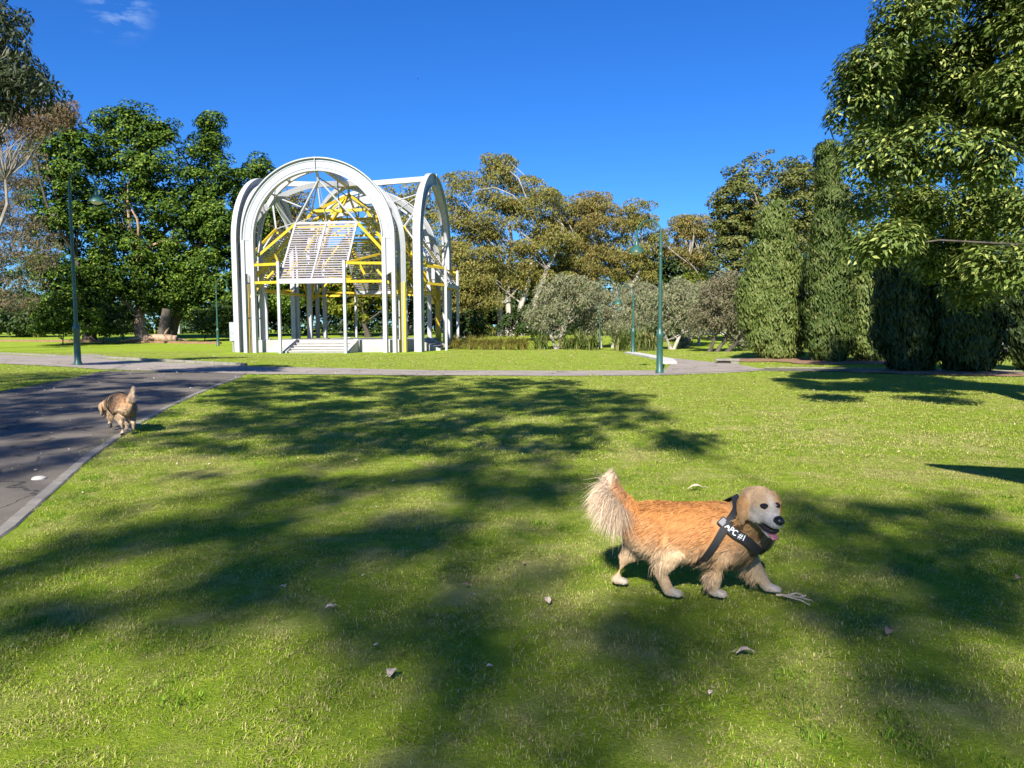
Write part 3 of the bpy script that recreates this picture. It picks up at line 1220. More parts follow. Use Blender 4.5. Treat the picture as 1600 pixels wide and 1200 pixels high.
def crown(name, env, parent, mat, seed, puffs, puff_r, per, leaf, style='broad', flat=0.75, inner=0.25, origin=None, low=-9.0):
    g = np.random.default_rng(seed)
    P, D, idx = puffs_of(env, puffs, g, inner)
    pr = puff_r * g.uniform(0.6, 1.35, puffs)
    clump_t = g.random(puffs)
    cnt = np.maximum(3, (per * (pr / puff_r) ** 2 * g.uniform(0.7, 1.3, puffs)).astype(int))
    ii = np.repeat(np.arange(puffs), cnt)
    n = len(ii)
    d = unit(g.normal(size=(n, 3)))
    up = d[:, 2] < -0.25
    d[up, 2] *= -g.choice([1, -0.6], up.sum())
    d = unit(d)
    k = g.uniform(0.5, 1.05, n) ** 0.45
    C = P[ii] + d * (pr[ii] * k)[:, None] * np.array([1, 1, flat])
    L = leaf[0] * g.uniform(0.65, 1.3, n)
    W = leaf[1] * g.uniform(0.7, 1.25, n)
    rnd = g.normal(size=(n, 3))
    if style == 'broad':
        Nr = d * 0.7 + D[ii] * 0.35 + np.array([0, 0, 0.55]) + rnd * 0.42
        A = rnd[:, [1, 2, 0]] + d * 0.8 + np.array([0, 0, -0.35])
    elif style == 'droop':
        Nr = d * 0.5 + np.array([0, 0, 0.25]) + rnd * 0.6
        A = rnd[:, [1, 2, 0]] * 0.45 + np.array([0, 0, -1.0]) + d * 0.35
    elif style == 'spray':
        Nr = D[ii] * 0.8 + d * 0.5 + rnd * 0.4
        A = np.array([0, 0, 1.0]) + D[ii] * 0.45 + rnd[:, [1, 2, 0]] * 0.3
    else:                                  # whorl: leaves fan out and hang from twig tips
        Nr = np.array([0, 0, 0.7]) + d * 0.75 + rnd * 0.24
        A = d * np.array([1, 1, 0.4]) + np.array([0, 0, -0.25]) + rnd[:, [1, 2, 0]] * 0.45
    if low > -8:
        keep = C[:, 2] > low
        C, Nr, A, L, W, ii = C[keep], Nr[keep], A[keep], L[keep], W[keep], ii[keep]
    if origin is not None:
        C = C - np.array(tuple(origin))
    me = leaf_mesh(name, C, Nr, A, L, W, clump_t[ii], g)
    o = link(name, me, mat, parent)
    return o, P


def limb_pts(a, b, g, bend=0.12, n=6, sag=0.0):
    a = np.array(tuple(a), float)
    b = np.array(tuple(b), float)
    ln = np.linalg.norm(b - a)
    off = g.normal(size=3) * ln * bend
    off[2] = abs(off[2]) * 0.5 - sag * ln
    out = []
    for i in range(n + 1):
        t = i / n
        w = math.sin(math.pi * t)
        out.append(a + (b - a) * t + off * w + (g.normal(size=3) * ln * 0.012 if 0 < i < n else 0))
    return out


def trunk_mesh(stems, limbs, g, parent, mat, origin, seg=8):
    mb = MB()
    o0 = np.array(tuple(origin), float)
    for pts, r0, r1 in stems:
        n = len(pts)
        rad = [r0 + (r1 - r0) * (i / (n - 1)) ** 0.8 for i in range(n)]
        rad[0] = r0 * 1.35
        mb.tube([np.array(tuple(p)) - o0 for p in pts], rad, seg)
    for pts, r0, r1 in limbs:
        n = len(pts)
        mb.tube([p - o0 for p in pts], [r0 + (r1 - r0) * i / (n - 1) for i in range(n)], 6)
    return mb.build('trunk', mat, parent, smooth=True)


def ell(lst, Y, depth=0.85):
    """picture-sized ellipses at a distance -> ellipsoids of real size"""
    out = []
    for e in lst:
        y = Y + (e[4] if len(e) > 4 else 0.0)
        c = at(e[0], e[1], y)
        s = y / FPX
        out.append((c, (e[2] * s, max(0.6, min(e[2], e[3]) * s * depth * 1.2), e[3] * s)))
    return out


def tree(name, label, bpx, Y, env_px, mat, bark, seed, puffs, puff_r, per, leaf, style='broad', flat=0.75, inner=0.25,
         trunk_r=0.3, stems=None, limb_r=0.10, limbs=24, cat='tree', group=None, depth=0.85, trunk_top=0.55, env=None, base=None, lowcut=True):
    g = np.random.default_rng(seed + 1000)
    b = base if base is not None else base_at(bpx, Y)
    root = empty(name, b)
    tag(root, label, cat, group)
    env = env if env is not None else ell(env_px, Y, depth)
    o, P = crown('crown', env, root, mat, seed, puffs, puff_r, per, leaf, style, flat, inner, b, b.z + 0.05 if lowcut else -9)
    cen = sum((np.array(tuple(c)) * r[0] for c, r in env), np.zeros(3)) / sum(r[0] for c, r in env)
    topz = max(c.z + r[2] for c, r in env)
    st = []
    ends = []
    if stems is None:
        stems = [(0, 0, 0)]
    for sx, lean, yy in stems:
        a = np.array([b.x + sx, b.y + yy, b.z - 0.15])
        h = b.z + (topz - b.z) * trunk_top
        e = np.array([cen[0] * 0.6 + b.x * 0.4 + sx * 0.6 + lean, cen[1] * 0.6 + b.y * 0.4, h])
        pts = limb_pts(a, e, g, 0.03, 7)
        st.append((pts, trunk_r, trunk_r * 0.45))
        ends.append(pts)
    lb = []
    if limbs:
        pick = g.choice(len(P), min(limbs, len(P)), replace=False)
        for i in pick:
            pts = ends[g.integers(len(ends))]
            hd = min(math.hypot(P[i][0] - q_[0], P[i][1] - q_[1]) for q_ in pts)
            t = min(pts[2:], key=lambda q_: abs(q_[2] - (P[i][2] - 0.9 * hd)))
            lb.append((limb_pts(t, P[i], g, 0.15, 6), limb_r * g.uniform(0.6, 1.2), limb_r * 0.22))
    trunk_mesh(st, lb, g, root, bark, b)
    return root


# ---- big dense figs on the left
FG = 'dense green trees on the left'
fig_kw = dict(trunk_top=0.36, style='broad', flat=0.7, trunk_r=0.55, limb_r=0.2, limbs=16, inner=0.3, group=FG)
tree('fig_tree', 'dense dark green tree behind the left lamp, leftmost of the broad green trees', 140, 68,
     [(106, 192, 24, 26), (85, 240, 32, 42), (125, 250, 34, 48), (92, 320, 50, 56), (130, 370, 44, 60), (75, 410, 46, 56), (108, 462, 56, 50), (150, 470, 40, 50)],
     M['fig'], M['bark_dark'], 11, 287, 0.95, 140, (0.31, 0.18), **fig_kw)
tree('fig_tree', 'broad green tree with a flat top, widest crown on the left', 224, 71,
     [(176, 195, 22, 24), (214, 196, 26, 28), (252, 204, 22, 28), (195, 255, 42, 44), (245, 265, 38, 50), (190, 330, 50, 52), (245, 345, 46, 54), (210, 410, 66, 52), (180, 460, 44, 44), (255, 440, 40, 44)],
     M['fig'], M['bark_red'], 12, 376, 0.95, 140, (0.31, 0.18), **fig_kw)
tree('fig_tree', 'tall green tree with a pointed top, nearest the pavilion on the left', 262, 73,
     [(328, 192, 13, 18), (326, 222, 20, 28), (312, 268, 30, 40), (348, 278, 26, 38), (300, 335, 42, 50), (350, 345, 42, 50), (325, 415, 62, 50), (300, 462, 40, 40), (360, 460, 40, 44)],
     M['fig'], M['bark_dark'], 13, 350, 0.95, 140, (0.31, 0.18), **fig_kw)
tree('fig_tree', 'green tree half hidden behind the left pavilion arch', 405, 76,
     [(405, 262, 15, 22), (392, 300, 26, 38), (415, 330, 28, 44), (390, 380, 40, 48), (425, 410, 45, 60), (380, 468, 42, 38), (450, 440, 45, 50)],
     M['fig'], M['bark_dark'], 14, 262, 0.95, 140, (0.31, 0.18), **fig_kw)
tree('yellowish_tree', 'low yellow-green tree seen through the middle of the pavilion', 575, 74,
     [(560, 462, 55, 36), (515, 430, 45, 40), (600, 425, 42, 42), (560, 410, 50, 30)],
     M['yellow_green'], M['bark_dark'], 15, 230, 0.8, 95, (0.36, 0.2), trunk_r=0.3, limb_r=0.12, limbs=12)
tree('evergreen_tree', 'dark evergreen standing behind the pavilion louvres', 480, 84,
     [(480, 440, 50, 60), (540, 450, 60, 50), (440, 470, 40, 40), (620, 460, 50, 45)],
     M['evergreen'], M['bark_dark'], 16, 260, 1.1, 80, (0.45, 0.24), trunk_r=0.4, limbs=8)
tree('gum_tree', 'brownish gum crown showing through the left top of the pavilion', 462, 92,
     [(455, 318, 34, 24), (430, 345, 28, 22), (475, 360, 30, 30)],
     M['gum_rust'], M['bark_pale'], 17, 90, 1.2, 80, (0.45, 0.14), 'droop', limbs=16, trunk_r=0.3)
tree('gum_tree', 'olive gum standing right behind the pavilion right arch', 640, 88,
     [(632, 308, 32, 20), (610, 345, 35, 30), (655, 350, 40, 40), (640, 410, 50, 45), (600, 400, 40, 40), (690, 440, 40, 50)],
     M['gum'], M['bark_pale'], 18, 210, 1.2, 85, (0.45, 0.14), 'droop', limbs=18, trunk_r=0.35)

# ---- gums behind the lawn
gum_kw = dict(style='droop', flat=0.55, trunk_r=0.34, limb_r=0.09, inner=0.22)
GG = 'gum trees behind the lawn'
tree('gum_tree', 'tallest olive gum with several pale trunks, right beside the pavilion', 792, 75,
     [(773, 262, 26, 15), (790, 278, 24, 13), (735, 300, 42, 27), (800, 300, 48, 30), (765, 340, 52, 36), (838, 330, 38, 38), (850, 375, 36, 34),
      (715, 350, 26, 40), (790, 405, 52, 26), (740, 415, 40, 40), (812, 440, 40, 18)],
     M['gum'], M['bark_pale'], 21, 294, 1.05, 185, (0.30, 0.098), limbs=36, stems=[(-0.6, -1.6, 0.2), (0.1, 0.6, 0), (0.7, 3.2, -0.2), (1.3, 5.2, 0.3)], group=GG, trunk_top=0.62, **gum_kw)
tree('gum_tree', 'bushy olive gum low beside the rightmost pavilion posts', 722, 72,
     [(715, 470, 30, 50), (745, 480, 34, 40), (700, 430, 28, 50), (735, 430, 30, 35)],
     M['gum'], M['bark_pale'], 22, 133, 1.05, 182, (0.30, 0.098), limbs=16, group=GG, **gum_kw)
tree('gum_tree', 'olive gum with a rounded top between the two tallest gums', 866, 78,
     [(872, 338, 24, 24), (868, 372, 36, 34), (885, 415, 45, 32), (850, 440, 34, 26), (890, 455, 40, 25)],
     M['gum'], M['bark_pale'], 23, 154, 1.05, 182, (0.30, 0.098), limbs=30, stems=[(0, 0.4, 0), (0.8, 1.5, 0)], group=GG, **gum_kw)
tree('gum_tree', 'rusty pointed gum standing left of the curved lamps', 926, 79,
     [(926, 315, 16, 16), (908, 332, 22, 22), (938, 345, 28, 28), (915, 375, 42, 32), (925, 420, 44, 36), (900, 455, 35, 26)],
     M['gum_rust'], M['bark_pale'], 24, 175, 1.05, 182, (0.30, 0.098), limbs=32, group=GG, **gum_kw)
tree('gum_tree', 'open gum with sparse crown behind the right lamp head', 968, 80,
     [(1000, 335, 24, 16), (985, 352, 24, 16), (968, 395, 30, 26), (1005, 385, 28, 22), (990, 420, 36, 30)],
     M['gum'], M['bark_pale'], 25, 118, 1.05, 161, (0.30, 0.098), limbs=36, stems=[(0, 1.5, 0), (-0.5, -1.0, 0)], group=GG, **gum_kw)
tree('gum_tree', 'orange tinged gum right of the lamp with bare pale limbs below', 1087, 82,
     [(1060, 362, 30, 18), (1090, 355, 24, 16), (1105, 372, 20, 16), (1060, 400, 34, 20), (1095, 405, 22, 18)],
     M['gum_rust'], M['bark_pale'], 26, 105, 1.05, 161, (0.30, 0.098), limbs=36, stems=[(0, -0.6, 0), (0.3, 0.8, 0)], group=GG, **gum_kw)
tree('evergreen_tree', 'dark green tree filling the gap behind the right lamp post', 1040, 84,
     [(1045, 425, 45, 36), (1000, 445, 40, 34), (1080, 450, 42, 38), (1035, 470, 50, 35)],
     M['evergreen'], M['bark_dark'], 27, 240, 0.9, 90, (0.40, 0.2), trunk_r=0.35, limbs=10)
tree('yellowish_tree', 'yellow-green bushy tree behind the grey olives', 1078, 70,
     [(1085, 452, 30, 26), (1105, 470, 26, 24), (1070, 480, 28, 26)],
     M['yellow_green'], M['bark_grey'], 28, 110, 0.7, 80, (0.28, 0.13), trunk_r=0.2, limbs=10)

# ---- small grey-green trees on the lawn edge
OG = 'small grey-leaved trees at the lawn edge'
ol_kw = dict(style='droop', flat=0.8, trunk_r=0.13, limb_r=0.055, inner=0.35, group=OG, trunk_top=0.5)
tree('olive_tree', 'grey-green small tree with forked trunk beside the flax, leftmost of its kind', 870, 51,
     [(868, 485, 42, 32), (845, 490, 28, 26), (893, 462, 36, 28), (872, 452, 28, 18)], M['olive'], M['bark_pale'], 31, 264, 0.42, 51, (0.22, 0.055), limbs=30,
     stems=[(0, -0.9, 0), (0.05, 0.8, 0)], **ol_kw)
tree('olive_tree', 'grey small tree with a white trunk right of the first flax', 938, 53,
     [(935, 492, 34, 34), (915, 502, 24, 26), (945, 462, 30, 22), (965, 505, 26, 26)], M['olive'], M['bark_pale'], 32, 256, 0.42, 51, (0.22, 0.055), limbs=26,
     stems=[(0, 0.1, 0), (0.9, 0.5, 0)], **ol_kw)
tree('olive_tree', 'pale grey tree behind the second lamp and flax', 985, 58,
     [(990, 490, 36, 32), (1000, 462, 30, 22), (975, 510, 24, 22)], M['olive'], M['bark_grey'], 33, 224, 0.45, 49, (0.22, 0.055), limbs=22, **ol_kw)
tree('olive_tree', 'grey forked tree just right of the near lamp post', 1050, 49,
     [(1045, 490, 38, 32), (1058, 465, 34, 26), (1035, 470, 26, 24), (1070, 500, 28, 26)], M['olive'], M['bark_pale'], 34, 272, 0.42, 51, (0.22, 0.055), limbs=30,
     stems=[(0, -0.7, 0), (0.1, 0.9, 0)], **ol_kw)
tree('olive_tree', 'slim grey tree with a straight trunk beyond the driveway', 1074, 54,
     [(1080, 488, 26, 32), (1090, 465, 22, 20)], M['olive'], M['bark_grey'], 35, 152, 0.42, 49, (0.22, 0.055), limbs=18, **ol_kw)
tree('paperbark_tree', 'slim tree with a white trunk left of the dark brown tree', 1092, 58,
     [(1100, 475, 30, 34), (1090, 500, 22, 22)], M['olive_brown'], M['bark_pale'], 36, 160, 0.45, 49, (0.22, 0.06), limbs=16, **ol_kw)
tree('brown_tree', 'brownish tree on dark leaning trunks beside the drain', 1120, 44,
     [(1128, 478, 40, 40), (1108, 495, 28, 32), (1142, 455, 30, 28), (1150, 500, 24, 26)], M['olive_brown'], M['bark_dark'], 37, 336, 0.36, 51, (0.19, 0.06), limbs=34,
     stems=[(-0.5, 0.4, 0), (0, 1.2, 0), (0.5, 1.8, 0)], **ol_kw)

# ---- big round tree behind the conifers
tree('round_tree', 'big round dense tree rising behind the conifers', 1212, 62,
     [(1205, 310, 75, 66), (1150, 335, 36, 55), (1262, 305, 50, 58), (1195, 385, 75, 50), (1142, 415, 34, 45), (1290, 350, 38, 58), (1315, 350, 26, 50), (1318, 420, 36, 50), (1250, 410, 60, 45), (1180, 440, 50, 40)],
     M['round'], M['bark_grey'], 41, 850, 0.62, 80, (0.27, 0.14), 'broad', trunk_r=0.5, limb_r=0.16, limbs=30, flat=0.6, inner=0.15)

# ---- conifers on the right
CG = 'conifers on the right'
cy_kw = dict(style='spray', flat=1.15, trunk_r=0.16, limb_r=0.05, limbs=8, inner=0.12, group=CG, depth=0.82, trunk_top=0.7)


def cone(cx, prof):
    """conifer outline: (picture height, half width, sideways shift) from top to foot"""
    out = []
    for i, e in enumerate(prof):
        nb = prof[min(i + 1, len(prof) - 1)][0] - prof[max(i - 1, 0)][0]
        out.append((cx + (e[2] if len(e) > 2 else 0), e[0], e[1], max(5, nb * 0.42)))
    return out


def cyp(label, b, env, mat, seed, puffs, pr=0.30, per=52, leaf=(0.24, 0.062), name='conifer', **k):
    bb = place(*b)
    kw = dict(cy_kw)
    kw.update(k)
    tree(name, label, 0, bb.y, env, mat, M['bark_grey'], seed, puffs, pr, per, leaf, base=bb, **kw)
    return bb


c1 = cyp('broad light green conifer, leftmost of the conifers, on mulch', (1217, 563),
         cone(1211, [(327, 5, 2), (341, 13, 0), (358, 18, -4), (376, 24, 3), (396, 30, -3), (420, 40, 3), (446, 49, -4), (474, 56, -1), (502, 55, 3), (528, 46, 4), (550, 29, 6)]), M['cypress'], 51, 1250)
c2 = cyp('slim green conifer second from the left among the conifers', (1295, 567),
         cone(1296, [(306, 6, -2), (324, 11, 1), (346, 16, 0), (370, 19, -1), (396, 23, 1), (424, 26, -1), (454, 29, 1), (484, 31, 0), (514, 31, 0), (538, 27, 1), (555, 20, 1)]), M['cypress_mid'], 52, 760)
cyp('tallest spire-like thin conifer behind the slim one', (1302, 561),
    cone(1299, [(236, 4, -7), (252, 7, -6), (272, 8, -5), (294, 11, -3), (320, 14, 0), (350, 16, 2), (390, 15, 0), (440, 15, 0), (490, 15, 0), (535, 14, 0)]), M['cypress_mid'], 53, 560)
c3 = cyp('narrow green conifer between the slim one and the shaded ones', (1358, 566),
         cone(1354, [(420, 7, -4), (438, 13, -3), (460, 18, -3), (484, 21, -2), (508, 24, 1), (532, 25, 3), (552, 18, 4)]), M['cypress'], 54, 430)
c4 = cyp('black-green shaded conifer left of two under the big tree', (1420, 582),
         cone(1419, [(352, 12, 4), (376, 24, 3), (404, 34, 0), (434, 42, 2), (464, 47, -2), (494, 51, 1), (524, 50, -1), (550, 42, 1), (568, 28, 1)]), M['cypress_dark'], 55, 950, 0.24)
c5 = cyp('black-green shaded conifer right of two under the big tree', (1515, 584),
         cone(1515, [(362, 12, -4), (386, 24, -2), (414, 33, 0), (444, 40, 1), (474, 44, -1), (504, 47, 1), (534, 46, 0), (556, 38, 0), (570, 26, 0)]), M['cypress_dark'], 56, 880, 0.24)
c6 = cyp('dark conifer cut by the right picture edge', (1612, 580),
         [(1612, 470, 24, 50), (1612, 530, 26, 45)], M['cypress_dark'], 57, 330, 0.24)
for bb, rx, lb, sd in ((c1, 2.4, 'reddish mulch under the leftmost conifer', 1), (c2, 1.9, 'reddish mulch under the slim second conifer', 2),
                       (c3, 2.0, 'reddish mulch under the narrow third conifer', 3), (c4, 1.7, 'brown mulch under the left shaded conifer', 4),
                       (c5, 1.7, 'brown mulch under the right shaded conifer', 5)):
    disc_sheet('mulch_bed', bb, rx, rx * 0.8, M['mulch'], 0.03, lb, sd)
tree('pale_trunk_tree', 'tree with a thick pale leaning trunk at the far right', 1560, 42,
     [(1590, 430, 50, 40), (1560, 410, 45, 40), (1620, 460, 40, 40)], M['grey_twig'], M['bark_pale'], 58, 220, 0.5, 60, (0.24, 0.09),
     trunk_r=0.42, limbs=14, stems=[(0, 1.2, 0)])
tree('background_tree', 'green bushy tree in the gap beyond the right conifers', 1590, 60,
     [(1585, 500, 40, 40), (1640, 480, 50, 50), (1540, 500, 30, 40)], M['olive'], M['bark_grey'], 59, 200, 0.6, 60, (0.3, 0.12), limbs=6)

# ---- glossy leaved tree leaning in from the right
fgY = 13.0
fg_env = ell([(1432, 35, 52, 42, 0), (1500, -30, 90, 40, 0.5), (1352, 120, 26, 26, 0), (1345, 168, 30, 30, 0.2), (1338, 235, 26, 22, 0),
              (1412, 120, 50, 50, 1.4), (1470, 130, 48, 46, 1.2), (1505, 75, 50, 36, 1.0), (1500, 170, 40, 36, 1.6), (1545, 110, 40, 36, 1.4), (1400, 190, 55, 32, 1.6), (1395, 262, 55, 30, -0.6), (1475, 238, 62, 40, -1.0), (1540, 262, 42, 22, -0.9),
              (1580, 130, 32, 48, -0.4), (1600, 40, 45, 60, 0), (1372, 390, 46, 40, -1.2), (1440, 330, 66, 40, 0.9), (1540, 335, 60, 45, 1.0),
              (1575, 420, 46, 38, -1.2), (1600, 350, 40, 40, -0.5), (1460, 400, 60, 45, 1.8), (1370, 320, 42, 34, 1.2),
              (1530, 440, 60, 40, 2.0), (1690, 160, 90, 130, 0), (1600, -130, 110, 60, 0.5), (1700, -250, 150, 90, 0.5), (1850, -60, 130, 120, 0.5), (1800, -330, 150, 80, 1.0), (1500, -110, 80, 50, 0), (1640, -330, 130, 70, 1.5), (1720, 360, 90, 90, 0.5), (1650, -60, 140, 70, 0), (1590, 200, 46, 38, 0.8), (1545, 190, 30, 26, 1.6)], fgY, 0.8)
fg_env = [(c, (r[0] * .88, r[1] * .9, r[2] * .88)) for c, r in fg_env]
fg_base = base_at(1668, 13.6)
tree('glossy_tree', 'big glossy leaved tree with sunlit clumps hanging in from the right edge', 0, fgY, None, M['glossy'], M['bark_dark'], 61, 1500, 0.34, 128,
     (0.125, 0.046), 'whorl', trunk_r=0.3, limb_r=0.045, limbs=30, flat=0.75, inner=0.3, env=fg_env, base=fg_base, trunk_top=0.75)

# ---- top left corner
tl_env = ell([(18, 70, 22, 42, 0), (38, 130, 40, 28, 0), (5, 140, 40, 40, 0.4), (-60, 60, 70, 90, 0), (70, 152, 18, 12, -0.2), (-80, 180, 70, 50, 0)], 16.0)
tree('dark_gum', 'dark gum branch with drooping leaves in the upper left corner', 0, 16, None, M['gum_dark'], M['bark_grey'], 62, 180, 0.36, 85, (0.16, 0.042),
     'droop', trunk_r=0.22, limb_r=0.05, limbs=26, env=tl_env, base=base_at(-150, 16.5), flat=0.8, inner=0.3)
tree('rusty_gum', 'rust-brown dry crown below the dark branch at the left edge', -45, 50,
     [(40, 185, 50, 18), (90, 182, 30, 16), (10, 205, 50, 20), (105, 172, 16, 10), (60, 205, 36, 14)], M['dead'], M['bark_grey'], 63, 150, 0.5, 75, (0.22, 0.05), 'droop',
     limbs=24, trunk_r=0.2, limb_r=0.05, trunk_top=0.7)
tree('grey_gum', 'grey straggly gum with bare branches at the left edge', -25, 56,
     [(20, 260, 46, 40), (40, 320, 42, 40), (10, 370, 40, 50), (55, 390, 34, 40), (20, 450, 45, 40), (-40, 330, 50, 110)], M['grey_twig'], M['bark_grey'], 64, 520, 0.5, 60,
     (0.22, 0.06), 'droop', limbs=34, trunk_r=0.13, limb_r=0.045, stems=[(-1.6, 1.0, 0), (-0.6, 1.8, 0)])

# ---- shrubs
def shrub(label, bpx, Y, env, mat, seed, puffs, pr=0.45, per=60, leaf=(0.25, 0.12), name='shrub'):
    tree(name, label, bpx, Y, env, mat, M['bark_dark'], seed, puffs, pr, per, leaf, trunk_r=0.06, limbs=6, limb_r=0.03, cat='shrub', trunk_top=0.5)


shrub('dark low shrub under the figs right of the flax', 95, 62, [(90, 492, 34, 28), (125, 498, 34, 24), (70, 505, 24, 18)], M['fig'], 71, 150)
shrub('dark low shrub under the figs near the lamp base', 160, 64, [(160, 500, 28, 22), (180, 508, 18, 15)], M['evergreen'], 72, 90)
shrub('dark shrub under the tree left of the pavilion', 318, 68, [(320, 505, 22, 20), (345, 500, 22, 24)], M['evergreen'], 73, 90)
shrub('leafy shrub beyond the drain, left of the leftmost conifer', 1160, 50, [(1155, 535, 16, 18), (1172, 528, 14, 22)], M['olive'], 74, 110, 0.3, 50, (0.18, 0.07))
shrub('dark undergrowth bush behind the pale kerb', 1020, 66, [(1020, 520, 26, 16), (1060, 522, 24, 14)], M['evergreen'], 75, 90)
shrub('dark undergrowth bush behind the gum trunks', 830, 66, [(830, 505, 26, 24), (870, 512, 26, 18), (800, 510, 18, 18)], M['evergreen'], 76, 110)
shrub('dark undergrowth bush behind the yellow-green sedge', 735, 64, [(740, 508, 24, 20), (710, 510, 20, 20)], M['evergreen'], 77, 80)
shrub('small bush between the grey olives by the driveway', 1066, 52, [(1066, 535, 10, 9)], M['olive'], 78, 40, 0.25, 40, (0.15, 0.05))

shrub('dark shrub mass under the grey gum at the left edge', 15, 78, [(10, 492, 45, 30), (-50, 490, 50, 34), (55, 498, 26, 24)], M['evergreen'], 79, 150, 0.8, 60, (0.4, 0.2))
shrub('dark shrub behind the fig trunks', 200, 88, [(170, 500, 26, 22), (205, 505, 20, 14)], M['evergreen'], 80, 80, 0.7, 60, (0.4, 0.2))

# ---- the wood that closes the view behind everything
g = np.random.default_rng(99)
env = []
for px in np.arange(-350, 2000, 34):
    t = 430 + 25 * math.sin(px * 0.013) + g.uniform(-18, 18)
    if 180 < px < 640:
        t += 25
    Yw = 104 + g.uniform(-6, 10)
    env += ell([(px, (t + 518) / 2, 34, (518 - t) / 2), (px + 15, 512, 30, 12)], Yw, 1.0)
wood, _ = crown('distant_wood', env, None, M['evergreen'], 98, 1500, 1.5, 34, (0.75, 0.44), 'broad', origin=None, low=0.6)
tag(wood, 'dark distant wood closing the park behind the nearer trees', 'wood', kind='stuff')


tree('evergreen_tree', 'dark evergreen filling the view behind the gum trunks', 800, 97,
     [(760, 460, 50, 45), (830, 460, 50, 45), (710, 470, 40, 40), (890, 470, 50, 40)],
     M['evergreen'], M['bark_dark'], 29, 260, 1.3, 90, (0.5, 0.26), trunk_r=0.4, limbs=8)


# ---- strap leaved plants
def strap_plant(name, label, p, n, ln, w, mat, seed, spread=0.8, group=None, cat='plant'):
    g = np.random.default_rng(seed)
    root = empty(name, p)
    tag(root, label, cat, group)
    az = g.uniform(0, 2 * np.pi, n)
    lean = g.uniform(0.08, spread, n)
    L = ln * g.uniform(0.65, 1.15, n)
    W = w * g.uniform(0.7, 1.2, n)
    S = 5
    r0 = np.sqrt(g.random(n)) * ln * 0.28
    a0 = g.uniform(0, 2 * np.pi, n)
    base = np.column_stack([np.cos(a0) * r0, np.sin(a0) * r0, np.zeros(n)])
    dirh = np.column_stack([np.cos(az), np.sin(az), np.zeros(n)])
    sid = np.column_stack([-np.sin(az), np.cos(az), np.zeros(n)])
    V = np.empty((n, S + 1, 2, 3))
    for s in range(S + 1):
        t = s / S
        th = lean * (0.35 + 1.5 * t * t)
        c = base + dirh * (L * t * np.sin(th))[:, None]
        c[:, 2] += L * t * np.cos(np.minimum(th, 1.9)) * (1 - 0.12 * t)
        ww = W * (1 - t ** 2.2) * 0.5 + 0.002
        V[:, s, 0] = c - sid * ww[:, None]
        V[:, s, 1] = c + sid * ww[:, None]
    V[..., 2] = np.maximum(V[..., 2], 0.01)
    idx = np.arange(n * (S + 1) * 2).reshape(n, S + 1, 2)
    q = np.stack([idx[:, :-1, 0], idx[:, :-1, 1], idx[:, 1:, 1], idx[:, 1:, 0]], -1).reshape(-1, 4)
    col = np.ones((n, S + 1, 2, 4), np.float32)
    col[..., 0] = g.random(n)[:, None, None]
    col[..., 1] = g.random(n)[:, None, None]
    col[..., 2] = g.random(n)[:, None, None]
    me = mesh_np('leaf_fan', V.reshape(-1, 3), q, None, True, {'leaf': col.reshape(-1, 4)})
    link('leaf_fan', me, mat, root)
    return root


FL = 'strappy flax plants'
strap_plant('flax_plant', 'large strappy flax at the far left under the grey gum', place(38, 526) + Vector((0, 0, 0)), 120, 2.7, 0.13, M['flax'], 1, 0.75, FL)
strap_plant('flax_plant', 'second strappy flax at the far left, nearer the dark shrub', place(62, 527), 90, 2.0, 0.12, M['flax'], 2, 0.8, FL)
for i, (px, py, ln, lb) in enumerate(((845, 546, 1.5, 'flax just left of the forked grey tree'), (905, 546, 1.6, 'flax right of the forked grey tree trunk'),
                                     (925, 547, 1.4, 'flax left of the short green post'), (972, 548, 1.7, 'flax left behind the second lamp post'),
                                     (1000, 548, 1.8, 'tallest flax right behind the second lamp post'), (1020, 548, 1.4, 'flax between the two right lamps'),
                                     (885, 546, 1.3, 'low flax behind the forked grey tree'))):
    strap_plant('flax_plant', lb, place(px, py), 110, ln, 0.10, M['flax'], 20 + i, 0.85, FL)
for i, (px, py, lb) in enumerate(((712, 545, 'round sedge clump beside the rightmost pavilion post'), (738, 546, 'sedge clump second from the pavilion'),
                                 (757, 546, 'sedge clump third from the pavilion'), (776, 546.5, 'yellow sedge clump in the middle of the sedge row'),
                                 (797, 546.5, 'yellow sedge clump below the gum trunks'), (816, 546.5, 'last sedge clump of the row, next to the flax'))):
    strap_plant('sedge_clump', lb, place(px, py), 420, 1.15, 0.035, M['sedge'], 40 + i, 1.0, 'yellow-green sedge row')

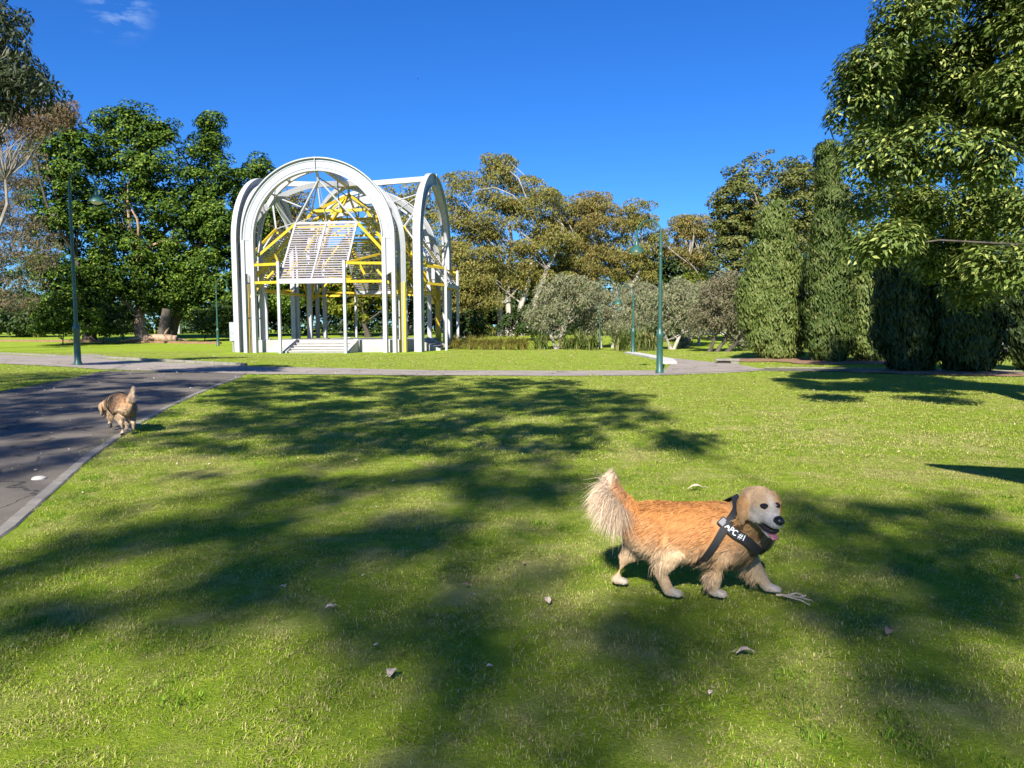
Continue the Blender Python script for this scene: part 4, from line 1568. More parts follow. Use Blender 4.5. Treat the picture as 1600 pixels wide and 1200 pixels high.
# ---- trees behind and beside the photographer, whose shade falls over the lawn
SH = [  # picture patches of shade: centre, half size
    (520, 596, 150, 8), (720, 597, 180, 9), (850, 604, 100, 9), (560, 612, 190, 11), (760, 618, 180, 11), (930, 632, 110, 9), (480, 640, 130, 11), (690, 648, 150, 10),
    (960, 655, 90, 9), (830, 668, 120, 9), (430, 672, 120, 12), (600, 690, 120, 10), (380, 706, 80, 9), (1050, 698, 55, 8), (720, 705, 110, 9),
    (330, 745, 90, 9), (520, 752, 110, 9), (700, 745, 110, 10), (820, 775, 100, 22), (560, 800, 90, 22), (480, 835, 130, 32), (360, 868, 110, 36),
    (620, 850, 90, 34), (860, 825, 80, 36), (180, 905, 150, 34), (70, 950, 110, 38), (260, 960, 90, 30), (520, 905, 110, 30),
    (640, 920, 80, 36), (780, 985, 150, 40), (960, 975, 140, 40), (1080, 950, 80, 36), (880, 1060, 150, 50), (1060, 1080, 120, 50), (640, 1040, 90, 26),
    (1290, 830, 90, 40), (1420, 800, 100, 24), (1350, 890, 140, 50), (1480, 880, 120, 50), (1260, 940, 90, 28), (1560, 860, 70, 50), (1430, 980, 110, 40), (1560, 990, 70, 60),
    (1480, 1090, 90, 46), (1300, 1150, 120, 40), (1120, 1170, 120, 40), (1570, 1160, 70, 50), (80, 1010, 70, 20), (1210, 860, 45, 36),
    (420, 1190, 120, 30), (760, 1170, 130, 46),
    (70, 588, 80, 8), (40, 604, 60, 6), (110, 628, 90, 7), (30, 650, 60, 9), (210, 618, 60, 5), (300, 600, 60, 5), (90, 668, 80, 11), (200, 690, 50, 9),
    (20, 705, 60, 16), (110, 720, 50, 12), (-80, 640, 90, 40), (-80, 780, 90, 60), (240, 650, 36, 6), (150, 642, 50, 5)]
SH = [e for e in SH if e[1] < 765 and not (590 < e[1] < 690 and e[0] > 340)]
POLY = [  # broad connected shade, as outlines in the picture, with how much light leaks through
    ([(340, 606), (420, 590), (620, 587), (900, 596), (1060, 640), (990, 668), (820, 676), (640, 690), (420, 706), (250, 716), (300, 660)], .26),
    ([(0, 858), (200, 806), (420, 762), (620, 736), (880, 706), (900, 720), (660, 752), (430, 786), (200, 832), (0, 884)], .12),
    ([(420, 700), (700, 668), (960, 676), (900, 700), (640, 720), (470, 726)], .4),
    ([(-60, 880), (200, 838), (340, 795), (600, 790), (670, 850), (640, 900), (500, 930), (330, 968), (120, 1010), (-60, 1040)], .12),
    ([(640, 800), (690, 765), (800, 742), (905, 758), (870, 800), (810, 860), (730, 880), (660, 860)], .12),
    ([(540, 1010), (640, 940), (780, 918), (920, 960), (1010, 965), (1120, 940), (1210, 1000), (1190, 1080), (1020, 1120), (800, 1110), (640, 1080)], .12),
    ([(1200, 850), (1330, 788), (1480, 776), (1640, 830), (1660, 1010), (1480, 1040), (1330, 1010), (1190, 950)], .12),
    ([(900, 1230), (1050, 1140), (1300, 1090), (1660, 1040), (1660, 1260), (1000, 1260)], .42),
    ([(240, 1230), (420, 1150), (720, 1140), (840, 1230)], .5),
    ([(-60, 598), (120, 586), (330, 592), (250, 636), (150, 690), (60, 745), (-60, 790)], .62),
    ([(1000, 684), (1080, 684), (1120, 704), (1030, 712)], .3)]
gs = np.random.default_rng(5)
shade = {0: [], 1: [], 2: []}
for px, py, hw, hh in SH:
    P0 = place(px, py)
    z = gs.uniform(12.0, 17.0)
    k = z / TO_SUN.z
    C = P0 + TO_SUN * k
    hw, hh = hw * 1.12, hh * (1.3 if px < 330 and py < 730 else 1.12)
    rx = hw * P0.y / FPX
    ry = hh * P0.y * P0.y / (FPX * CAM_H)
    rp = max(0.16, min(ry, 3.2) * math.sin(SUN_EL))
    t = 0 if P0.x < -1.8 else (1 if P0.x < 1.5 else 2)
    shade[t].append((C, (max(rx, .2), max(0.3, rp * 0.8), rp)))
def in_poly(P, x, y):
    c = np.zeros(len(x), bool)
    j = len(P) - 1
    for i in range(len(P)):
        (xi, yi), (xj, yj) = P[i], P[j]
        if yi != yj:
            c ^= ((yi > y) != (yj > y)) & (x < (xj - xi) * (y - yi) / (yj - yi) + xi)
        j = i
    return c


for pix, leak in POLY:
    W_ = [tuple(place(min(a_, 5000), b_)[:2]) for a_, b_ in pix]
    xa, xb = min(w[0] for w in W_), max(w[0] for w in W_)
    ya, yb = min(w[1] for w in W_), max(w[1] for w in W_)
    n = int((xb - xa) * (yb - ya) * 7.0) + 4
    X, Y = gs.uniform(xa, xb, n), gs.uniform(ya, yb, n)
    k = in_poly(W_, X, Y)
    # gaps between the twigs
    gap = np.sin(X * 2.3 + 1.7 * np.sin(Y * 1.3)) * np.sin(Y * 1.9 + 1.4 * np.sin(X * 1.1 + 2)) * .5 + .5
    k &= (gs.random(n) > leak) & (gap > leak * .4 * gs.uniform(.3, 1.7, n))
    for x_, y_ in zip(X[k], Y[k]):
        z = (17.0 if y_ < 9 else 11.5) + 2.0 * math.sin(x_ * .7 + .5 * y_) + gs.uniform(-.8, .8)
        C = Vector((x_ + gs.normal() * .20, y_ + gs.normal() * .28, 0)) + TO_SUN * (z / TO_SUN.z)
        t = 0 if x_ < -1.8 else (1 if x_ < 1.5 else 2)
        r_ = gs.uniform(.24, .46)
        shade[t].append((C, (r_, .35, r_ * .75)))
# shoulders and head of the near dog are in the shade too
for q in ((1.33, 3.98, .30), (1.40, 3.95, .2)):
    C = Vector(q) + TO_SUN * (19.0 / TO_SUN.z)
    shade[2].append((C, (.17, .3, .14)))
# the left lamp, the trotting dog and the road island stand in the same shade
for (px, py, zz, hw) in ((122, 571, .8, .7), (122, 571, 1.6, .7), (122, 571, 2.4, .7), (122, 571, 3.4, .7), (122, 571, 4.2, .7), (122, 571, 5.2, .7), (135, 571, 6.0, .9), (186, 676, .40, .30)):
    P0 = place(px, py) + Vector((0, 0, zz))
    C = P0 + TO_SUN * (gs.uniform(11.0, 14.0) / TO_SUN.z)
    for _ in range(3 if py < 600 else 1):
        shade[0].append((C, (hw, .5, .6 if py < 600 else .3)))
bases = [Vector((-17.5, -14.0, 0)), Vector((-13.0, -34.0, 0)), Vector((14.5, -24.0, 0))]
lab = ['tall gum standing behind the photographer on the left', 'tall gum standing far behind the photographer', 'tall gum standing behind the photographer on the right']
for t in range(3):
    g = np.random.default_rng(70 + t)
    b = bases[t]
    root = empty('shade_gum', b)
    tag(root, lab[t], 'tree')
    Cs, As, Ns, Ls, Ws, cl = [], [], [], [], [], []
    for c, r in shade[t]:
        area = math.pi * r[0] * r[2]
        n = int(area * 165) + 6
        d = unit(g.normal(size=(n, 3))) * (g.random(n) ** (1 / 2.2))[:, None] * 1.12
        Cs.append(np.array(tuple(c)) + d * np.array(r) - np.array(tuple(b)))
        Ls.append(g.uniform(0.14, 0.28, n))
        Ws.append(g.uniform(0.06, 0.11, n))
        Ns.append(g.normal(size=(n, 3)))
        As.append(g.normal(size=(n, 3)))
        cl.append(np.full(n, g.random()))
    me = leaf_mesh('crown', np.concatenate(Cs), np.concatenate(Ns), np.concatenate(As), np.concatenate(Ls), np.concatenate(Ws), np.concatenate(cl), g)
    link('crown', me, M['gum'], root)
    mc = sum((np.array(tuple(c)) for c, r in shade[t]), np.zeros(3)) / len(shade[t])
    top = np.array([b.x * 0.75 + mc[0] * 0.25, b.y * 0.75 + mc[1] * 0.25, 14.0])
    stem = limb_pts((b.x, b.y, -0.2), top, g, 0.03, 7)
    lbs = []
    hubs = []
    order = sorted(shade[t], key=lambda e: (e[0] - b).length)
    for c, r in order[::max(1, len(order) // 60)]:
        c_ = np.array(tuple(c))
        cand = [stem[5], stem[7]] + hubs
        dd = [np.linalg.norm(c_ - h_) for h_ in cand]
        h_ = cand[int(np.argmin(dd))]
        pts = limb_pts(h_, c_, g, 0.05, 4)
        rr = 0.028 if len(hubs) > 3 else 0.05
        lbs.append((pts, rr, rr * 0.5))
        hubs.append(c_)
    trunk_mesh([(stem, 0.38, 0.2)], lbs, g, root, M['bark_pale'], b)

# ================================================================== lamps and park furniture
def lamp(label, p, h, arm_az, span=0.86, scale=1.0):
    root = empty('street_lamp', p)
    tag(root, label, 'lamp', 'green swan-neck park lamps')
    r = span / 2
    zt = h - r
    mb = MB().lathe([(0.13, -0.1), (0.13, 0.10), (0.105, 0.14), (0.10, 1.15), (0.125, 1.19), (0.125, 1.30), (0.085, 1.36), (0.07, 1.45)], 14)
    mb.build('base', M['green_paint'], root, smooth=True)
    mb = MB().tube([(0, 0, 1.4), (0, 0, 2.8), (0, 0, zt)], [0.062, 0.055, 0.045], 12)
    mb.lathe([(0.062, zt - .75), (0.075, zt - .72), (0.075, zt - .66), (0.05, zt - .62)], 12)
    mb.build('post', M['green_paint'], root, smooth=True)
    d = Vector((math.cos(arm_az), math.sin(arm_az), 0))
    pts = []
    for i in range(15):
        a = math.pi * i / 14
        pts.append(d * (r - r * math.cos(a)) + Vector((0, 0, zt + r * math.sin(a))))
    pts.append(d * span + Vector((0, 0, zt - 0.22)))
    arm = MB().tube(pts, 0.03, 8)
    for i in range(5):                           # small scroll inside the neck
        a = i * 0.7
    sc = [d * (0.05 + 0.10 * (1 - math.cos(t))) + Vector((0, 0, zt - .18 + 0.22 * t / 3)) for t in np.linspace(0, 3.1, 9)]
    arm.tube(sc, 0.012, 6)
    arm.build('swan_neck', M['green_paint'], root, smooth=True)
    c = d * span + Vector((0, 0, zt - 0.2))
    sh = MB().lathe([(0.035, 0.02), (0.06, 0.0), (0.07, -0.10), (0.10, -0.16), (0.20, -0.24), (0.25, -0.33), (0.26, -0.36), (0.245, -0.36), (0.19, -0.25), (0.05, -0.17)], 20, c)
    s = sh.build('lamp_shade', M['green_paint'], root, smooth=True)
    MB().lathe([(0.0, -0.22), (0.16, -0.26), (0.19, -0.34), (0.12, -0.42), (0.0, -0.44)], 16, c).build('diffuser', M['lamp_glass'], s, smooth=True)
    return root


p = place(1030.5, 584)
LR = lamp('green swan-neck lamp on the near lawn right of centre, a bird on top', p, (584 - 345) / FPX * p.y, R(180 - 38))
LRp, LRh = p, (584 - 345) / FPX * p.y
p = place(122, 571)
lamp('tall dark green swan-neck lamp by the road on the left', p, (571 - 274) / FPX * p.y, R(4))
p = place(989, 553)
lamp('small green lamp at the end of the pale kerb', p, (553 - 447) / FPX * p.y, R(180 - 20))
p = base_at(340, 60)
lamp('far green lamp between the figs and the pavilion', p, (534 - 430) / FPX * p.y, R(8))
p = place(937, 546)
r_ = empty('green_post', p)
tag(r_, 'thin short green post in front of the flax', 'post')
MB().lathe([(0.07, -0.05), (0.07, 1.0), (0.05, 1.05), (0.04, 1.25)], 10).build('base', M['green_paint'], r_, smooth=True)
MB().tube([(0, 0, 1.2), (0, 0, 3.2)], 0.035, 8).build('post', M['green_paint'], r_, smooth=True)


def loft(mb, st, seg=14, up=(0, 0, 1)):
    """elliptical tube with rounded ends; st: (centre, half width, half height)"""
    pts = [Vector(s[0]) for s in st]
    ry = [s[1] for s in st]
    rz = [s[2] for s in st]
    t0 = (pts[1] - pts[0]).normalized()
    t1 = (pts[-1] - pts[-2]).normalized()
    P = [pts[0] - t0 * min(ry[0], rz[0]) * 0.75, pts[0] - t0 * min(ry[0], rz[0]) * 0.45] + pts + \
        [pts[-1] + t1 * min(ry[-1], rz[-1]) * 0.45, pts[-1] + t1 * min(ry[-1], rz[-1]) * 0.75]
    A = [ry[0] * .35, ry[0] * .8] + ry + [ry[-1] * .8, ry[-1] * .35]
    B = [rz[0] * .35, rz[0] * .8] + rz + [rz[-1] * .8, rz[-1] * .35]
    vs = []
    n = len(P)
    for i in range(n):
        t = (P[min(i + 1, n - 1)] - P[max(i - 1, 0)]).normalized()
        u = Vector(up)
        if abs(t.dot(u)) > 0.93:
            u = Vector((1, 0, 0))
        s = u.cross(t).normalized()
        w = t.cross(s).normalized()
        for k in range(seg):
            a = 2 * math.pi * k / seg
            vs.append(P[i] + s * (math.cos(a) * A[i]) + w * (math.sin(a) * B[i]))
    fs = []
    for i in range(n - 1):
        for k in range(seg):
            k2 = (k + 1) % seg
            fs.append((i * seg + k, i * seg + k2, (i + 1) * seg + k2, (i + 1) * seg + k))
    fs.append(tuple(range(seg - 1, -1, -1)))
    fs.append(tuple((n - 1) * seg + k for k in range(seg)))
    mb.add(vs, fs)


def remeshed(mb, voxel, smooth_it, fac=0.5):
    me = mb.mesh('tmp')
    o = bpy.data.objects.new('tmp', me)
    COL.objects.link(o)
    md = o.modifiers.new('r', 'REMESH')
    md.mode = 'VOXEL'
    md.voxel_size = voxel
    md.use_smooth_shade = True
    sm = o.modifiers.new('s', 'SMOOTH')
    sm.factor = fac
    sm.iterations = smooth_it
    dg = bpy.context.evaluated_depsgraph_get()
    ev = o.evaluated_get(dg)
    out = bpy.data.meshes.new_from_object(ev)
    bpy.data.objects.remove(o)
    return out


# ---- birds
def bird(label, loc, rz, s, pitch=60, wings=False):
    root = empty('bird', loc, rz)
    tag(root, label, 'bird')
    mb = MB()
    a = R(pitch)
    f = Vector((math.cos(a), 0, math.sin(a)))
    loft(mb, [(f * -0.10 * s, .03 * s, .03 * s), ((0, 0, 0), .06 * s, .06 * s), (f * 0.09 * s, .055 * s, .055 * s), (f * 0.16 * s, .04 * s, .04 * s)], 10)
    h = f * 0.21 * s + Vector((0.015 * s, 0, 0))
    loft(mb, [(h - Vector((.02 * s, 0, 0)), .038 * s, .038 * s), (h + Vector((.02 * s, 0, 0)), .034 * s, .034 * s)], 10)
    loft(mb, [(h + Vector((.04 * s, 0, 0)), .014 * s, .012 * s), (h + Vector((.085 * s, 0, -.005 * s)), .005 * s, .005 * s)], 8)
    loft(mb, [(f * -0.08 * s, .035 * s, .015 * s), (f * -0.27 * s, .028 * s, .008 * s)], 10)
    me = remeshed(mb, 0.007 * s, 3)
    link('body', me, M['feather'], root)
    for sgn in (-1, 1):
        w = MB()
        if wings:
            w.add([(.05 * s, 0, .03 * s), (-.10 * s, 0, .02 * s), (-.12 * s, sgn * .28 * s, .12 * s), (-.02 * s, sgn * .55 * s, .05 * s), (.08 * s, sgn * .28 * s, .14 * s)],
                  [(0, 1, 2, 4), (2, 3, 4)])
        else:
            for z in (0.0,):
                w.add([f * .12 * s + Vector((0, sgn * .058 * s, 0)), f * .02 * s + Vector((.05 * s, sgn * .062 * s, 0)), f * -.20 * s + Vector((.01 * s, sgn * .03 * s, 0)), f * -.05 * s + Vector((-.05 * s, sgn * .055 * s, 0))],
                      [(0, 1, 2, 3)])
        w.build('wing', M['feather'], root)
    return root


dv = Vector((math.cos(R(142)), math.sin(R(142)), 0))
bird('black bird perched on top of the right lamp', LRp + dv * 0.42 + Vector((0, 0, LRh + 0.09)), R(200), 0.62, 70)
bird('tiny black bird flying high in the blue sky', at(653, 123, 60), R(160), 0.27, 5, True)

# ---- bench, bins, log and house far behind
p = base_at(206, 74)
bn = empty('park_bench', p, R(14))
tag(bn, 'small reddish bench under the figs on the far left', 'bench')
for k in range(3):
    MB().box((0, -0.16 + k * 0.17, 0.46), (2.2, 0.14, 0.05)).build('seat_slat', M['bench_wood'], bn)
for k in range(2):
    MB().box((0, 0.30, 0.66 + k * 0.18), (2.2, 0.05, 0.14)).build('back_slat', M['bench_wood'], bn)
for s in (-1, 1):
    MB().box((s * 0.85, 0.02, 0.21), (0.07, 0.5, 0.42)).build('leg', M['dark_metal'], bn)
    MB().box((s * 0.85, 0.34, 0.55), (0.06, 0.04, 0.7)).build('back_support', M['dark_metal'], bn)
for px, mt, lb in ((272, 'bin_green', 'dark wheeled bin under the trees left of the pavilion'), (279, 'bin_grey', 'pale bin beside the dark one under the trees')):
    p = base_at(px, 92)
    bn = empty('rubbish_bin', p)
    tag(bn, lb, 'bin')
    b_ = MB()
    b_.add([(-.26, -.28, 0.05), (.26, -.28, .05), (.26, .28, .05), (-.26, .28, .05), (-.33, -.36, 1.1), (.33, -.36, 1.1), (.33, .36, 1.1), (-.33, .36, 1.1)],
           [(3, 2, 1, 0), (4, 5, 6, 7), (0, 1, 5, 4), (1, 2, 6, 5), (2, 3, 7, 6), (3, 0, 4, 7)])
    b_.build('body', M[mt], bn, bevel=0.02)
    MB().box((0, 0, 1.14), (0.72, 0.80, 0.07)).build('lid', M[mt], bn, bevel=0.02)
    for s in (-1, 1):
        w = MB().tube([(s * 0.30, .34, .1), (s * 0.36, .34, .1)], 0.1, 12)
        w.build('wheel', M['dark_metal'], bn)
p = base_at(240, 66)
lg = empty('fallen_log', p, R(6))
tag(lg, 'split reddish fallen log lying below the big fig trunk', 'log')
g = np.random.default_rng(8)
mb = MB()
mb.tube([(-2.2, 0, .28), (-1.2, .1, .36), (0, 0, .40), (1.2, -.1, .38), (2.0, 0, .30)], [.16, .27, .34, .36, .30], 10)
mb.build('stem', M['bark_red'], lg, smooth=True)
for a, b, r in (((-.9, 0, .4), (-2.6, -.6, .10), .13), ((.8, 0, .4), (1.5, -.5, 1.3), .12), ((.2, -.2, .4), (-.6, -.8, .15), .12), ((1.5, .1, .3), (3.0, -.3, .15), .12)):
    MB().tube([a, ((a[0] + b[0]) / 2, (a[1] + b[1]) / 2, (a[2] + b[2]) / 2 + .08), b], [r, r * .8, r * .4], 8).build('branch', M['bark_red'], lg, smooth=True)
mb = MB().tube([(.5, .9, -.1), (.6, .9, 1.2), (.9, 1.0, 3.0)], [.75, .5, .42], 10)
mb.build('stump', M['bark_dark'], lg, smooth=True)
p = base_at(1205, 92)
hs = empty('house', p, R(-6))
tag(hs, 'pale house glimpsed between the trees left of the conifers', 'house')
MB().box((0, 0, 1.7), (17, 7, 3.4)).build('wall', M['house'], hs)
mb = MB()
mb.prism([(-8.9, 3.4), (8.9, 3.4), (7.0, 5.2), (-7.0, 5.2)], -3.9, 3.9)
mb.build('roof', M['house_roof'], hs)
for x in (-6.5, -3.2, 0.4, 3.6, 6.6):
    w = MB().box((x, -3.52, 1.9), (1.5, 0.10, 1.3)).build('window', M['steel'], hs)
    MB().box((x, -3.575, 1.9), (1.3, 0.04, 1.1)).build('pane', M['glass'], w)

# ---- unseen flat roof added on the right: its corner throws the sharp wedge of shade
wa, wb, wc = place(1450, 728.5), place(1600, 735.5), place(1600, 757)
zr = 3.0
lift_ = TO_SUN * (zr / TO_SUN.z)
ra = wa + lift_
rb_ = wa + (wb - wa) * 4.2 + lift_
rc_ = wa + (wc - wa) * 3.6 + lift_
rd_ = rb_ + rc_ - ra
sh = empty('wedge_shade_roof', (rd_.x, rd_.y, 0))
tag(sh, 'unseen flat roof on posts, added at right to cast the wedge of shade', 'shelter')
o0 = Vector((rd_.x, rd_.y, 0))
mb = MB()
mb.add([p_ - o0 for p_ in (ra, rb_, rd_, rc_)] + [p_ - o0 + Vector((0, 0, .12)) for p_ in (ra, rb_, rd_, rc_)],
       [(3, 2, 1, 0), (4, 5, 6, 7), (0, 1, 5, 4), (1, 2, 6, 5), (2, 3, 7, 6), (3, 0, 4, 7)])
mb.build('roof', M['galv'], sh)
for t_, u_ in ((.62, .2), (.2, .75), (.9, .9), (.92, .3)):
    q_ = ra + (rb_ - ra) * t_ + (rc_ - ra) * u_ - o0
    MB().box((q_.x, q_.y, zr / 2), (.12, .12, zr)).build('post', M['green_paint'], sh)

# ---- pale domed stone on the road by the kerb
p = place(61, 750)
MBs = MB().lathe([(0.0, -.02), (0.07, -0.02), (0.066, 0.010), (0.045, 0.024), (0.0, 0.03)], 18)
o = MBs.build('road_stud', M['concrete'], None, p + Vector((0, 0, 0.012)), smooth=True)
tag(o, 'small pale domed stud on the road next to the kerb', 'road stud')

# ================================================================== dogs
ORANGE = np.array([0.50, 0.215, 0.064])
GOLD = np.array([0.48, 0.265, 0.108])
TAN = np.array([0.38, 0.245, 0.13])
CREAM = np.array([0.60, 0.43, 0.255])
WHITE = np.array([0.60, 0.52, 0.42])
GREYW = np.array([0.54, 0.495, 0.44])


def seg_dist(P, a, b):
    a = np.array(tuple(a))
    b = np.array(tuple(b))
    ab = b - a
    t = np.clip(((P - a) @ ab) / max(ab @ ab, 1e-9), 0, 1)
    return np.linalg.norm(P - (a + t[:, None] * ab), axis=1), t


def lerp(a, b, t):
    t = np.clip(t, 0, 1)[:, None]
    return a * (1 - t) + b * t


def build_dog(name, label, loc, rz, D):
    """golden long-haired dog; D holds joints in the dog's own frame (x forward, y left, z up)"""
    root = empty(name, loc, rz)
    tag(root, label, 'dog')
    mb = MB()
    loft(mb, D['torso'], 18)
    hp = Vector(D['head'])
    hf = Vector(D['head_dir']).normalized()
    hl = Vector((0, 0, 1)).cross(hf).normalized()
    hu = hf.cross(hl).normalized()
    tilt = D.get('head_roll', 0.0)
    q_ = Matrix.Rotation(tilt, 3, hf)
    hl = q_ @ hl
    hu = q_ @ hu
    hs_ = D.get('head_scale', 1.0)

    def H(x, y, z):
        return hp + (hf * x + hl * y + hu * z) * hs_
    nk = D['neck']
    loft(mb, [(nk[0], .105, .13), ((Vector(nk[0]) + Vector(nk[1])) / 2 + Vector((0, 0, .01)), .10, .115), (nk[1], .085, .09)], 16)
    # head
    loft(mb, [(H(-.075, 0, .005), .070 * hs_, .070 * hs_), (H(-.02, 0, .015), .086 * hs_, .080 * hs_), (H(.04, 0, .012), .074 * hs_, .066 * hs_), (H(.07, 0, -.01), .055 * hs_, .05 * hs_)], 16, hu)
    for s in (-1, 1):
        loft(mb, [(H(.0, s * .05, -.03), .04 * hs_, .04 * hs_), (H(.055, s * .036, -.034), .03 * hs_, .03 * hs_)], 10, hu)          # cheek
        loft(mb, [(H(.035, s * .033, .045), .022 * hs_, .018 * hs_), (H(.055, s * .028, .04), .018 * hs_, .014 * hs_)], 8, hu)     # brow
    loft(mb, [(H(.055, 0, -.018), .046 * hs_, .040 * hs_), (H(.105, 0, -.026), .040 * hs_, .033 * hs_), (H(.142, 0, -.028), .034 * hs_, .028 * hs_)], 14, hu)      # muzzle
    jaw = D.get('jaw', 0.03)
    loft(mb, [(H(.03, 0, -.065), .034 * hs_, .022 * hs_), (H(.08, 0, -.075 - jaw * .6), .028 * hs_, .015 * hs_), (H(.122, 0, -.075 - jaw), .022 * hs_, .011 * hs_)], 12, hu)
    for s in (-1, 1):                                                               # ear
        loft(mb, [(H(-.025, s * .070, .055), .030 * hs_, .014 * hs_), (H(-.018, s * .096, .022), .040 * hs_, .014 * hs_),
                  (H(-.008, s * .100, -.030), .038 * hs_, .013 * hs_), (H(.0, s * .094, -.075), .022 * hs_, .011 * hs_)], 12, tuple(hl))
    # tail core
    tp = [Vector(t) for t in D['tail']]
    loft(mb, [(t, r, r) for t, r in zip(tp, np.linspace(.035, .014, len(tp)))], 10)
    legs = D['legs']
    for lg_ in legs:
        pts = lg_['pts']
        rad = lg_['rad']
        loft(mb, [(p_, r_[0], r_[1]) for p_, r_ in zip(pts, rad)], 12)
        foot = Vector(pts[-1])
        fd = Vector(lg_['foot'])
        loft(mb, [(foot + Vector((0, 0, -.004)), .026, .024), (foot + fd * 0.5 + Vector((0, 0, -.008)), .031, .021), (foot + fd + Vector((0, 0, -.012)), .028, .017)], 12)
        sd = Vector((0, 0, 1)).cross(fd.normalized())
        for k in (-1.5, -.5, .5, 1.5):
            tpos = foot + fd * (1.12 - abs(k) * .07) + sd * (k * .0155) + Vector((0, 0, -.012))
            loft(mb, [(tpos - fd * .25, .011, .014), (tpos + fd * .12, .010, .012)], 8)
    me = remeshed(mb, D.get('voxel', 0.0095), 3, 0.5)
    nv = len(me.vertices)
    V = np.empty(nv * 3, np.float32)
    me.vertices.foreach_get('co', V)
    V = V.reshape(-1, 3).astype(float)
    NV = np.empty(nv * 3, np.float32)
    me.vertices.foreach_get('normal', NV)
    NV = NV.reshape(-1, 3).astype(float)
    hpn, hfn, hln, hun = (np.array(tuple(a)) for a in (hp, hf, hl, hu))

    def regions(P):
        """nearest skeleton piece: 0 torso 1 neck 2 head 3 tail 4+ legs (upper .. lower)"""
        best = np.full(len(P), 1e9)
        reg = np.zeros(len(P), int)
        par = np.zeros(len(P))
        tor = D['torso']
        for i in range(len(tor) - 1):
            d, t = seg_dist(P, tor[i][0], tor[i + 1][0])
            dd = d / (0.5 * (tor[i][2] + tor[i + 1][2]))
            m_ = dd < best
            best[m_] = dd[m_]
            reg[m_] = 0
            par[m_] = 0
        d, t = seg_dist(P, nk[0], nk[1])
        dd = d / .11
        m_ = dd < best
        best[m_] = dd[m_]
        reg[m_] = 1
        par[m_] = t[m_]
        d, t = seg_dist(P, H(-.07, 0, 0), H(.16, 0, -.045))
        dd = d / (.10 * hs_)
        m_ = dd < best
        best[m_] = dd[m_]
        reg[m_] = 2
        par[m_] = t[m_]
        for i in range(len(tp) - 1):
            d, t = seg_dist(P, tp[i], tp[i + 1])
            dd = d / .035
            m_ = dd < best
            best[m_] = dd[m_]
            reg[m_] = 3
            par[m_] = (i + t[m_]) / (len(tp) - 1)
        for li, lg_ in enumerate(legs):
            pp = lg_['pts']
            for i in range(len(pp) - 1):
                d, t = seg_dist(P, pp[i], pp[i + 1])
                dd = d / (0.5 * (lg_['rad'][i][0] + lg_['rad'][i + 1][0]) + .004)
                m_ = dd < best
                best[m_] = dd[m_]
                reg[m_] = 4 + li
                par[m_] = (i + t[m_]) / (len(pp) - 1)
            d, t = seg_dist(P, pp[-1], Vector(pp[-1]) + Vector(lg_['foot']) * 1.2)
            dd = d / .04
            m_ = dd < best
            best[m_] = dd[m_]
            reg[m_] = 4 + li
            par[m_] = 1.0 + t[m_] * .3
        return reg, par

    def colours(P, reg, par, g, Nn_=None):
        n = len(P)
        Nn_ = np.zeros(n) if Nn_ is None else Nn_[:, 0]
        c = np.empty((n, 3))
        jit = g.normal(size=n) * .07
        # torso: orange saddle, paler flank and thigh, tan chest
        hrel = (P[:, 2] - D['belly']) / (D['back'] - D['belly'])
        base = lerp(CREAM * .92, ORANGE, (hrel - .12 + jit) / .42)
        rear = np.clip((-.12 - P[:, 0] + jit) / .16, 0, 1) * np.clip((.66 - hrel) / .3, 0, 1)
        base = lerp(base, CREAM, rear)
        front = np.clip((P[:, 0] - .16 + jit) / .08, 0, 1)
        base = lerp(base, lerp(TAN * .95, GOLD, (hrel - .45 + jit) / .3), front)
        c[:] = base
        m_ = reg == 1
        c[m_] = lerp(TAN, GOLD, (hrel[m_] - .5 + jit[m_]) / .4)
        m_ = reg == 2
        L = (P[m_] - hpn)
        x, y, z = L @ hfn / hs_, L @ hln / hs_, L @ hun / hs_
        hc = lerp(np.tile(np.array([.40, .28, .17]), (m_.sum(), 1)), TAN * 1.1, (np.abs(y) - .03 + jit[m_] * .3) / .05)
        muz = np.clip((x - .080 + jit[m_] * .06) / .022, 0, 1)
        blaze = np.clip((.017 - np.abs(y) + jit[m_] * .03) / .012, 0, 1) * np.clip((x - .03) / .03, 0, 1) * np.clip((.085 - z) / .03, 0, 1)
        chk = np.clip((.040 - z + jit[m_] * .10) / .035, 0, 1) * np.clip((x - .020 + jit[m_] * .1) / .035, 0, 1)
        hc = lerp(hc, GREYW, np.maximum(np.maximum(muz, blaze), chk * .85))
        ear = (np.abs(y) > .082) & (x < .03)
        hc[ear] = lerp(np.tile(GOLD * .9, (ear.sum(), 1)), TAN * 1.2, (.03 - z[ear]) / .09)
        c[m_] = hc
        m_ = reg == 3
        c[m_] = lerp(np.tile(ORANGE * 1.15, (m_.sum(), 1)), np.array([.74, .58, .41]), (par[m_] * .6 - Nn_[m_] * .45 + .12 + jit[m_]) / .35)
        for li, lg_ in enumerate(legs):
            m_ = reg == 4 + li
            pr = par[m_]
            if lg_['hind']:
                k = lerp(lerp(base[m_], CREAM * 1.05, pr / .2), CREAM * .9 + GOLD * .1, (pr - .35 + jit[m_]) / .25)
                k = lerp(k, WHITE * .95, (pr - .90) / .25)
            else:
                k = lerp(lerp(base[m_], TAN * 1.15, pr / .2), CREAM * .95, (pr - .35 + jit[m_]) / .3)
                k = lerp(k, WHITE * .95, (pr - .88) / .25)
            c[m_] = k
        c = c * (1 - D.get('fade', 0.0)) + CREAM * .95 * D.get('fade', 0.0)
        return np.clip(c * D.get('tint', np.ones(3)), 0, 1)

    g = np.random.default_rng(D.get('seed', 1))
    reg, par = regions(V)
    cc = colours(V, reg, par, g, NV)
    a = me.attributes.new('coat', 'FLOAT_COLOR', 'POINT')
